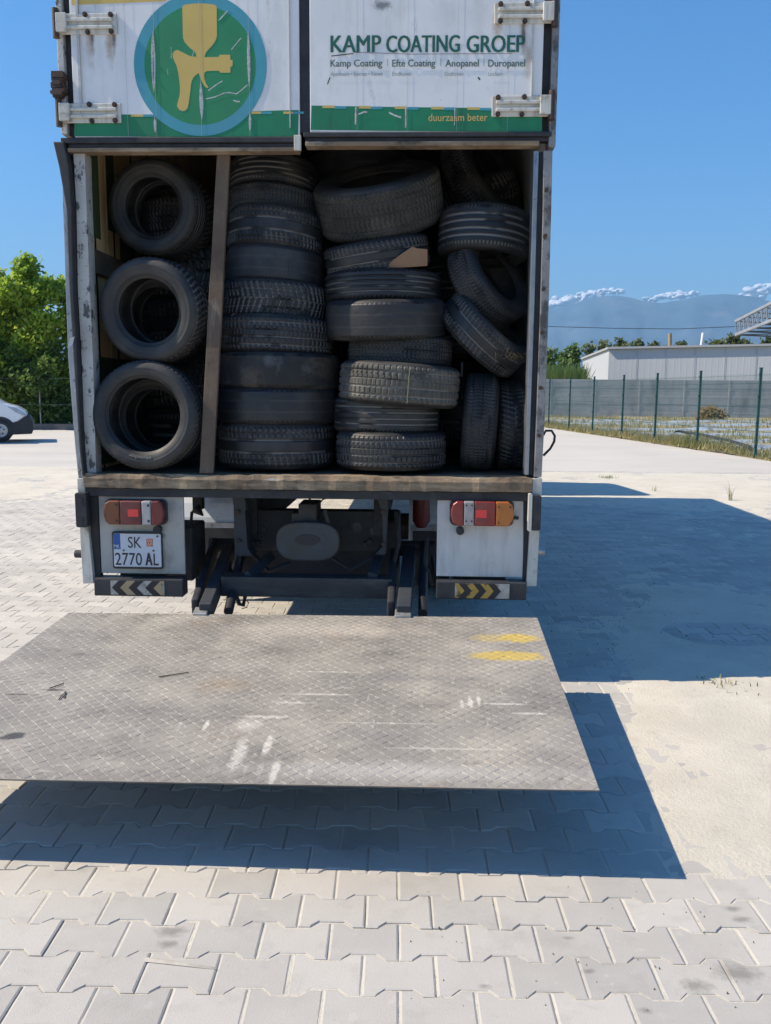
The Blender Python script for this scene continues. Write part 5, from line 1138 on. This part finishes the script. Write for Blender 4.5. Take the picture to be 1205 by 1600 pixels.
# field of plastic mulch strips
def hfield(X, Y): return .18 * (fbm(X * .35, Y * .35, 61, 4) - .45) + .05 * (fbm(X * 3, Y * 3, 63, 2) - .5)
V_ = sheet('field_soil', 3, 60, 15, 58, .02, m_earth, 150, 130, lambda X, Y: np.where(X < 8.62 - (Y - 21) * .135 + .4, -.2, hfield(X, Y)))
tag(V_, 'dry weedy field soil behind the green fence', kind='structure')
m_film = mat('mulch_film', (.46, .51, .56), (.33, .37, .42), 1.2, .4, layers=[((.16, .14, .09), 1.6, .5, .62, .9), ((.5, .52, .55), 4, .6, .7, .6)])
gf = 'plastic mulch strips in the field'
for k, (yc, wd) in enumerate(((24.5, 1.2), (28, 1.4), (32, 1.5), (36.5, 1.6), (41.5, 1.8), (47, 2.0))):
    n = 90; xs0 = 8.62 - (yc - 21) * .135 + .8; X = np.linspace(xs0, 45, n); vs = []
    for x in X:
        for j in range(5): yy = yc + (x - xs0) * .16 + (j - 2) * wd / 4 + .25 * (vnoise(np.array([x * .7]), np.array([j + k * 7.]), 71)[0] - .5); hz = hfield(np.array([x]), np.array([yy]))[0]; vs.append((x, yy, .02 + hz + .05 + .05 * (vnoise(np.array([x * 2.]), np.array([j * 1.7 + k * 5]), 73)[0]) - (.12 if j in (0, 4) else 0)))
    i = np.arange(n * 5).reshape(n, 5); f = np.stack([i[:-1, :-1], i[1:, :-1], i[1:, 1:], i[:-1, 1:]], -1).reshape(-1, 4)
    o = np_mesh('mulch_film', np.array(vs), f, m_film, smooth=True)
    tag(o, ['bluish plastic mulch strip nearest the green fence', 'second plastic mulch strip from the fence, ragged', 'third plastic mulch strip from the fence corner', 'fourth plastic mulch strip, mid field', 'fifth plastic mulch strip, near the back', 'farthest plastic mulch strip below the concrete wall'][k], 'plastic strip', gf)
def grass(name, area, n, h, m, seed, label, hf=True):
    rng = np.random.default_rng(seed); pts = area(rng, n); n = len(pts); z = .0 + (hfield(pts[:, 0], pts[:, 1]) if hf else 0)
    a = rng.uniform(0, 6.28, n); hh = h * rng.uniform(.35, 1.2, n) * (.4 + 1.2 * vnoise(pts[:, 0] * .9, pts[:, 1] * .9, seed)); ln = hh * rng.uniform(.1, .7, n); wd = .012 + .018 * rng.random(n)
    dx, dy = np.cos(a), np.sin(a); b0 = np.stack([pts[:, 0] - dy * wd, pts[:, 1] + dx * wd, z], -1); b1 = np.stack([pts[:, 0] + dy * wd, pts[:, 1] - dx * wd, z], -1); tp = np.stack([pts[:, 0] + dx * ln, pts[:, 1] + dy * ln, z + hh], -1)
    v = np.stack([b0, b1, tp], 1).reshape(-1, 3); f = np.arange(3 * n).reshape(n, 3)
    tag(np_mesh(name, v, f, m, {'leaf': np.repeat(rng.random(n) * .6 + .4 * vnoise(pts[:, 0] * .6, pts[:, 1] * .6, seed + 5), 3)}), label, None, None, 'stuff')
L_GRASS = leaf_mat('grass_blades', (.19, .22, .06), (.40, .34, .15), (.60, .49, .27))
def strip_area(rng, n):
    t = rng.uniform(-12, 36, n); o = np.abs(rng.normal(0, .55, n)) - .12; return np.stack([8.62 - .134 * t + o, 21 + t * .99 + o * .1], -1)
grass('verge_grass', strip_area, 13000, .24, L_GRASS, 81, 'dry and green grass along the foot of the mesh fence')
def field_area(rng, n):
    y = rng.uniform(21, 57, n); x = rng.uniform(0, 1, n) ** 1.3 * 30 + 8.8 - (y - 21) * .135; k = vnoise(x * .5, (y - x * .16) * .75, 91) > .47; return np.stack([x, y], -1)[k]
grass('field_weeds', field_area, 26000, .22, L_GRASS, 83, 'dry weeds growing between the plastic strips')
pt = [fence_at(t) for t in (0,)]
b = MB(); pts = [(1030, 681, 0), (1045, 680, 0), (1080, 686, 0), (1120, 696, 0), (1150, 707, 0), (1165, 714, 0)]
b.tube([G(x, y) + Vector((.35, 0, .16 if 0 < i < 5 else .02)) for i, (x, y, _) in enumerate(pts)], .05, 8); tag(b.build('water_pipe', M['rubber'], None, loc=tuple(G(1030, 681))), 'black water pipe lying in the weeds behind the fence', 'pipe')
q = P(1108, 636, 52); v, f, at = leaves([(q.x, 52, .35), (q.x + .5, 52, .3)], [(.7, .5, .55), (.6, .5, .4)], 900, .10, 5, 3)
o = np_mesh('straw_clump', v - np.array([q.x, 52, 0]), f, leaf_mat('straw_blades', (.25, .18, .07), (.38, .27, .12), (.45, .36, .2)), {'leaf': at}); o.location = (q.x, 52, 0); tag(o, 'round clump of yellow dry straw before the concrete wall', 'dry clump')
# precast boundary wall
mw = mat('precast_wall_concrete', (.47, .46, .44), (.39, .38, .365), .5, .9, layers=[((.10, .10, .10), .7, .5, .75, .6, (1, 1, .4)), ((.26, .25, .24), 1.5, .6, .75, .5)], bump=.01, bscale=3)
wl = empty('boundary_wall', (20, 58, 0)); tag(wl, 'long grey precast concrete wall behind the field', 'wall')
x = -12.; k = 0
while x < 60:
    y = 58 + .0 * x; b = MB()
    for j in range(5): b.box(x + .065, x + 2.955, 58.0 + (j % 2) * .012, 58.09, -.2 + j * .55, .345 + j * .55)
    b.build('wall_panel', mw, wl, .008); MB().box(x - .06, x + .06, 57.985, 58.12, -.2, 2.56).build('wall_post', mw, wl, .008); x += 3.02
# warehouse hall
hl = empty('metal_hall', (28, 74, 0)); tag(hl, 'long pale metal clad hall with a low sloping roof behind the concrete wall', 'building')
mm = mat('white_metal_cladding', (.47, .48, .495), (.45, .46, .475), .3, .5, layers=[((.48, .485, .50), .4, .55, .75, .4, (3, 3, .3))])
c0 = P(952, 546, 75); c1 = P(1205, 541, 71); c2 = P(911, 562, 92)
hA, hB, hC = Vector((c0.x, 75, 0)), Vector((c0.x + (c1.x - c0.x) * 2.2, 75 - 4 * 2.2, 0)), Vector((c2.x, 92, 0)); hD = hB + (hC - hA)
zA, zB, zC = c0.z, c0.z + (c1.z - c0.z) * 2.2, c2.z
def clad(p, q, zp, zq, name, ribs):
    b = MB(); n = int((q - p).length / ribs); d_ = (q - p) / n; nr = Vector((-(d_.y), d_.x, 0)).normalized(); nr = nr if nr.y < 0 or abs(nr.y) < .3 and nr.x < 0 else -nr
    vs = []
    for i in range(n + 1):
        for s, o_ in ((0, 0), (.80, 0), (.84, .006), (.96, .006)):
            if i == n and s > 0: continue
            e = p + d_ * (i + s) + nr * o_; z = zp + (zq - zp) * (i + s) / n; vs += [(e.x, e.y, -.1), (e.x, e.y, z)]
    fs = [(2 * k, 2 * k + 2, 2 * k + 3, 2 * k + 1) for k in range(len(vs) // 2 - 1)]
    b.add(vs, fs); return b.build(name, mm, hl)
clad(hA, hB, zA, zB, 'long_wall', .5); clad(hC, hA, zC, zA, 'end_wall', .5)
b = MB(); zD = zC + (zB - zA); e = .25; out = Vector((0, -.25, 0))
b.add([hA + Vector((-.2, -.3, zA + .02)), hB + Vector((0, -.3, zB + .02)), hD + Vector((0, .3, zD + .02)), hC + Vector((-.2, .3, zC + .02)), hA + Vector((-.2, -.3, zA + .2)), hB + Vector((0, -.3, zB + .2)), hD + Vector((0, .3, zD + .2)), hC + Vector((-.2, .3, zC + .2))], [(0, 3, 2, 1), (4, 5, 6, 7), (0, 1, 5, 4), (1, 2, 6, 5), (2, 3, 7, 6), (3, 0, 4, 7)]); b.build('roof', mat('hall_roof', (.36, .37, .38), None, 2, .5), hl)
b = MB(); b.add([hD, hC, hC + Vector((0, 0, zC)), hD + Vector((0, 0, zD))], [(0, 1, 2, 3)]); b.add([hB, hD, hD + Vector((0, 0, zD)), hB + Vector((0, 0, zB))], [(0, 1, 2, 3)]); b.build('back_wall', mm, hl)
b = MB()
for k in range(1, 12): e = hA.lerp(hB, k / 12); b.box(e.x - .03, e.x + .03, e.y - .06, e.y - .045, -.1, zA + (zB - zA) * k / 12)
b.build('wall_joint', mat('cladding_joint', (.45, .46, .475), None, 2, .6), hl)
# poles behind the hall
tag(MB().tube([P(1047, 560, 95), P(1047, 521, 95)], .2, 10).build('timber_post', mat('tan_timber', (.40, .29, .15), (.33, .24, .12), 2, .8), None, loc=tuple(P(1047, 560, 95))), 'thick tan timber post rising behind the metal hall', 'post')
tag(MB().tube([P(1093, 560, 95), P(1099, 520, 95)], .16, 10).build('white_pole', mat('white_pole_paint', (.75, .75, .74), None, 2, .5), None, loc=tuple(P(1093, 560, 95))), 'thin white pole leaning behind the metal hall', 'pole')
tag(MB().tube([P(780, 508, 90), P(960, 513, 90), P(1060, 514, 90), P(1180, 509, 90), P(1320, 500, 90)], .035, 5).build('overhead_cable', M['rubber'], None, loc=tuple(P(960, 513, 90))), 'thin overhead cable crossing in front of the mountains', 'cable')
# steel truss canopy
def truss():
    root = empty('steel_truss', tuple(Vector((P(1330, 480, 34).x, 34, 0)))); tag(root, 'grey steel lattice truss canopy jutting in at the right edge', 'steel truss')
    ms = mat('galvanised_steel', (.42, .43, .45), (.34, .35, .37), 3, .45, .4); md = mat('dark_canopy_steel', (.12, .12, .125), (.08, .08, .08), 3, .6)
    A0, A1 = P(1150, 502, 48), P(1340, 405, 36); B0, B1 = P(1150, 523, 48), P(1340, 447, 36); off = Vector((3.2, 1.6, 0))
    top = MB(); top.bar(A0, A1, .14, .14); top.bar(A0 + off, A1 + off, .14, .14); top.build('top_chord', ms, root)
    bt = MB(); bt.bar(B0, B1, .14, .14); bt.bar(B0 + off, B1 + off, .14, .14); bt.build('bottom_chord', ms, root)
    b = MB(); n = 22
    for o_ in (Vector((0, 0, 0)), off):
        for i in range(n + 1):
            a, c = A0.lerp(A1, i / n) + o_, B0.lerp(B1, i / n) + o_; b.bar(a, c, .06, .06)
            if i < n: b.bar(c, A0.lerp(A1, (i + 1) / n) + o_, .045, .045)
    b.build('web_bars', ms, root)
    b = MB()
    for i in range(0, n + 1, 2): b.bar(B0.lerp(B1, i / n), B0.lerp(B1, i / n) + off, .08, .08); b.bar(A0.lerp(A1, i / n), A0.lerp(A1, i / n) + off, .06, .06); b.bar(B0.lerp(B1, i / n), B0.lerp(B1, min(1, (i + 2) / n)) + off, .05, .05)
    b.build('cross_bars', md, root)
    for f in (.78, .98):
        for o_ in (Vector((0, 0, 0)), off):
            e = B0.lerp(B1, f) + o_; MB().bar((e.x, e.y, -.1), (e.x, e.y, e.z - .05), .25, .25).build('column', ms, root)
truss()
# greenery on the right
gs = 'trees and bushes on the right horizon'
def rt(px, py_top, Y, w, n, size, lm, seed, lab, cat='tree', low=.1):
    q = P(px, py_top, Y); tree('distant_tree' if cat == 'tree' else 'bush', q.x, Y, q.z, w, n, size, lm, seed, lab, group=gs, low=low, blobs=14, cat=cat)
rt(868, 552, 68, 4.2, 4500, .22, L_DARK, 51, 'dark bush next to the truck corner, left of the hall', 'bush', .05)
rt(893, 549, 72, 4.6, 4500, .22, L_DARK, 52, 'dark bush touching the left end of the hall', 'bush', .05)
rt(835, 550, 70, 5, 3500, .22, L_DARK, 53, 'dark bush mostly hidden by the truck corner', 'bush', .05)
for i, (px, py, Y, w, lab) in enumerate(((940, 541, 110, 6, 'small tree top above the left end of the hall roof'), (985, 533, 112, 6, 'round tree top above the hall roof, left of the timber post'), (1028, 537, 112, 5, 'low tree top just left of the timber post'), (1060, 537, 114, 4, 'low tree top just right of the timber post'), (1120, 536, 112, 6, 'bushy tree top right of the white pole'), (1150, 528, 110, 6, 'tallest tree top under the end of the steel truss'), (1185, 533, 112, 7, 'bushy tree top at the right edge under the truss'), (1225, 531, 112, 8, 'bushy tree top beyond the right edge of the hall'))):
    rt(px, py, Y, w, 3500, .34, L_OLIVE, 60 + i, lab, 'tree', .45)
rg = np.random.default_rng(99); n = 1400; qa, qb = P(850, 590, 61), P(918, 590, 61); xx = rg.uniform(qa.x, qb.x, n); yy = 61 + rg.random(n) * 2; hh = rg.uniform(2.3, 3.9, n) ; a = rg.uniform(0, 6.28, n); ln = rg.uniform(.1, .8, n)
b0 = np.stack([xx - .05, yy, hh - 1.6], -1); b1 = np.stack([xx + .05, yy, hh - 1.6], -1); tp = np.stack([xx + np.cos(a) * ln, yy + np.sin(a) * ln, hh], -1)
tag(np_mesh('reeds', np.stack([b0, b1, tp], 1).reshape(-1, 3), np.arange(3 * n).reshape(n, 3), leaf_mat('reed_blades', (.16, .24, .05), (.26, .33, .09), (.36, .38, .14)), {'leaf': np.repeat(rg.random(n), 3)}), 'pale green reeds behind the concrete wall left of the hall', None, None, 'stuff')

# ---------------------------------------------------------------- mountains, clouds, haze
def mountains():
    prof = [(-2500, 590), (-1200, 560), (-400, 520), (0, 505), (300, 500), (600, 492), (780, 486), (860, 482), (900, 472), (925, 464), (962, 459), (985, 463), (1005, 468), (1032, 471), (1062, 468), (1090, 460), (1132, 457), (1170, 460), (1205, 469), (1300, 480), (1500, 470), (2000, 490), (3200, 540)]
    az, el = [], []
    for px, py in prof:
        r = ray(px, py); az.append(math.atan2(r.x, r.y)); el.append(r.z / math.hypot(r.x, r.y))
    na, nr = 520, 46; A = np.linspace(-1.05, 1.05, na); Rr = np.linspace(4200, 8600, nr); E = np.interp(A, az, el)
    AA, RR = np.meshgrid(A, Rr); s = np.clip((RR - 4200) / (7600 - 4200), 0, 1); fall = np.clip((RR - 7600) / 1000, 0, 1)
    Hh = (E[None] * 7600 + CAM_H) * (s ** 1.25) * (1 - .5 * fall)
    nz = 1 - 2 * np.abs(fbm(AA * 26, RR / 900, 17, 5) - .5); fine = fbm(AA * 90, RR / 300, 27, 4)
    Hh = Hh * (1 - .62 * (1 - s) ** .8 * nz - .10 * (1 - s)) + (fine - .5) * 34 * s * (1 - .6 * s)
    Hh[0] = -30
    v = np.stack([RR * np.sin(AA), RR * np.cos(AA), Hh], -1).reshape(-1, 3); i = np.arange(na * nr).reshape(nr, na)
    f = np.stack([i[:-1, :-1], i[:-1, 1:], i[1:, 1:], i[1:, :-1]], -1).reshape(-1, 4)
    q = P(1130, 508, 6800)
    m = mat('forest_haze_blue', (.035, .08, .125), (.075, .12, .16), .0016, .95, layers=[((.15, .16, .15), .0035, .54, .70, .6), ((.012, .03, .03), .0022, .52, .68, .7)], spots=[((q.x, q.y, q.z), (170, 900, 45), (.6, .58, .55), .0, .5, .01)])  # forest colour with haze blue and fold shading painted in
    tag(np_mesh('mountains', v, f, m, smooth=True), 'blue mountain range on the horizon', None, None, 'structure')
mountains()
def cloud(pts, Y, label, seed):
    r = random.Random(seed); b = bmesh.new(); c0 = P(pts[0][0], pts[0][1], Y)
    for (x, y, rad) in pts:
        for k in range(16):
            q = P(x + r.gauss(0, rad * .9), y + r.gauss(0, rad * .22), Y + r.gauss(0, 300)) - c0; s = rad * Y / FPX * r.uniform(.25, .62)
            bmesh.ops.create_icosphere(b, subdivisions=3, radius=s, matrix=Matrix.Translation(q) @ Matrix.Diagonal((1.25, 1, .7, 1)))
    for v in []:
        n = v.normal; k = vnoise(np.array([v.co.x * .006 + v.co.y * .004]), np.array([v.co.z * .009 + v.co.y * .005]), seed)[0]; k2 = vnoise(np.array([v.co.x * .02]), np.array([v.co.z * .025 + v.co.y * .02]), seed + 3)[0]
        v.co += n * ((k - .5) * 60 + (k2 - .5) * 26)
    me = bpy.data.meshes.new('cloud'); b.to_mesh(me); b.free(); me.polygons.foreach_set('use_smooth', [True] * len(me.polygons)); me.materials.append(CLM)
    o = bpy.data.objects.new('cloud', me); COL.objects.link(o); o.location = c0
    rm = o.modifiers.new('remesh', 'REMESH'); rm.mode = 'VOXEL'; rm.voxel_size = 15; rm.use_smooth_shade = True; sm = o.modifiers.new('soften', 'SMOOTH'); sm.factor = .5; sm.iterations = 6
    for sc_, st_ in ((190, 55), (70, 14)):
        tx = bpy.data.textures.new('cloud_billow', 'CLOUDS'); tx.noise_scale = sc_; tx.noise_depth = 3; dm = o.modifiers.new('billow', 'DISPLACE'); dm.texture = tx; dm.strength = st_; dm.mid_level = .5
    tag(o, label, 'cloud', 'clouds over the mountain ridge')
CLM = mat('cloud_white', (.85, .86, .88), None, 1, 1, spec=0)
cloud([(845, 478, 14), (862, 476, 12), (880, 472, 12), (893, 468, 11), (905, 465, 11), (918, 462, 9), (930, 459, 9), (942, 457, 8), (955, 455, 8), (970, 455, 6)], 11000, 'long low cloud along the left mountain ridge', 3)
cloud([(1010, 468, 6), (1022, 466, 7), (1035, 464, 8), (1048, 462, 8), (1060, 461, 8), (1072, 460, 8), (1082, 459, 7)], 11000, 'small cloud in the saddle between the two peaks', 4)
cloud([(1170, 463, 8), (1180, 460, 10), (1192, 452, 12), (1210, 450, 14), (1225, 452, 14), (1240, 452, 16)], 11000, 'white cloud at the right edge above the ridge', 5)
def haze():
    o = MB().box(-9500, 9500, -400, 9100, -31.5, 1100).build('haze', bpy.data.materials.new('haze_air')); m = o.data.materials[0]; m.use_nodes = True; nt = m.node_tree
    for n in list(nt.nodes):
        if n.type == 'BSDF_PRINCIPLED': nt.nodes.remove(n)
    v = nt.nodes.new('ShaderNodeVolumePrincipled'); v.inputs['Density'].default_value = 1.45e-4; v.inputs['Color'].default_value = (.37, .67, 1, 1); v.inputs['Anisotropy'].default_value = .1
    nt.links.new(v.outputs[0], [n for n in nt.nodes if n.type == 'OUTPUT_MATERIAL'][0].inputs['Volume']); tag(o, 'blue summer haze over the plain', None, None, 'stuff')
haze()

# ---------------------------------------------------------------- small repeated parts: one object each
def split_islands(o):
    me = o.data; n = len(me.vertices); par = list(range(n))
    def find(a):
        while par[a] != a: par[a] = par[par[a]]; a = par[a]
        return a
    for e in me.edges:
        a, c = find(e.vertices[0]), find(e.vertices[1])
        if a != c: par[a] = c
    # islands whose boxes touch belong to one piece
    isl = {}
    for i in range(n): isl.setdefault(find(i), []).append(i)
    if o.name.split('.')[0] in ('hinge_bolts', 'rivets'):
        keys = list(isl); cen = {k: sum((me.vertices[i].co for i in isl[k]), Vector()) / len(isl[k]) for k in keys}; grp = []
        for k in keys:
            for g in grp:
                if (cen[g[0]] - cen[k]).length < .016: g.append(k); break
            else: grp.append([k])
    else: grp = None
    if grp is None:
        keys = list(isl); bb = {k: (Vector([min(me.vertices[i].co[a] for i in isl[k]) for a in range(3)]), Vector([max(me.vertices[i].co[a] for i in isl[k]) for a in range(3)])) for k in keys}; grp = []
        for k in keys:
            for g in grp:
                if any(all(bb[k][0][a] <= bb[h][1][a] + 1e-5 and bb[h][0][a] <= bb[k][1][a] + 1e-5 for a in range(3)) for h in g): g.append(k); break
            else: grp.append([k])
    if len(grp) < 2 or o.children: return
    nm = SINGULAR.get(o.name.split('.')[0], o.name.split('.')[0])
    for g in grp:
        ids = [i for k in g for i in isl[k]]; mp = {i: j for j, i in enumerate(ids)}; st = set(ids)
        m2 = bpy.data.meshes.new(nm); fs = [p for p in me.polygons if p.vertices[0] in st]
        m2.from_pydata([me.vertices[i].co for i in ids], [], [[mp[i] for i in p.vertices] for p in fs])
        for m in me.materials: m2.materials.append(m)
        m2.polygons.foreach_set('material_index', [p.material_index for p in fs]); m2.polygons.foreach_set('use_smooth', [p.use_smooth for p in fs])
        c = bpy.data.objects.new(nm, m2); COL.objects.link(c); c.parent = o.parent; c.location = o.location
        for md in o.modifiers: b = c.modifiers.new('bevel', 'BEVEL'); b.width = md.width; b.segments = md.segments; b.limit_method = md.limit_method; b.angle_limit = md.angle_limit
    bpy.data.objects.remove(o)
SINGULAR = {'rivets': 'rivet', 'hinge_bolts': 'hinge_bolt', 'buffer_bolts': 'buffer_bolt', 'crossmember_bolts': 'crossmember_bolt', 'crossmember_holes': 'crossmember_hole', 'screws': 'lens_screw', 'scratches': 'scratch', 'rim_holes': 'rim_hole', 'panel_seams': 'panel_seam', 'wires': 'wire', 'stripe_dashes': 'stripe_dash', 'web_bars': 'web_bars'}
for o in list(COL.objects):
    if o.type == 'MESH' and o.name.split('.')[0] in list(SINGULAR) + ['floor_bearer', 'chassis_rail', 'bar_strut', 'hydraulic_hose', 'cab_window', 'top_chord', 'bottom_chord', 'wall_joint', 'header_seal', 'web_bars']: split_islands(o)

def straw():
    bpy.context.view_layer.update(); dg = bpy.context.evaluated_depsgraph_get(); r = random.Random(12); b = MB(); first = None
    for k in range(22):
        px, py = r.gauss(797, 9), r.gauss(553, 6); pts = []
        a = r.uniform(0, 3.14); ln = r.uniform(4, 14)
        for t in (0, .5, 1):
            x, y = px + math.cos(a) * ln * (t - .5), py + math.sin(a) * ln * .7 * (t - .5) + 2 * t * (1 - t)
            ok, loc, nor, *_ = SC.ray_cast(dg, Vector((0, 0, CAM_H)) + ray(x, y), ray(x, y).normalized())
            if ok and loc.y < 6: pts.append(loc + nor * .003)
        if len(pts) == 3 and (pts[0] - pts[2]).length < .12: b.tube(pts, .0011, 5); first = first or pts[0]
    if first: tag(b.build('straw_wisp', mat('pale_straw', (.42, .36, .20), (.3, .25, .13), 30, .8), None, loc=tuple(first)), 'wisp of dry grass caught on the lower slanting tyre', 'straw')
straw()
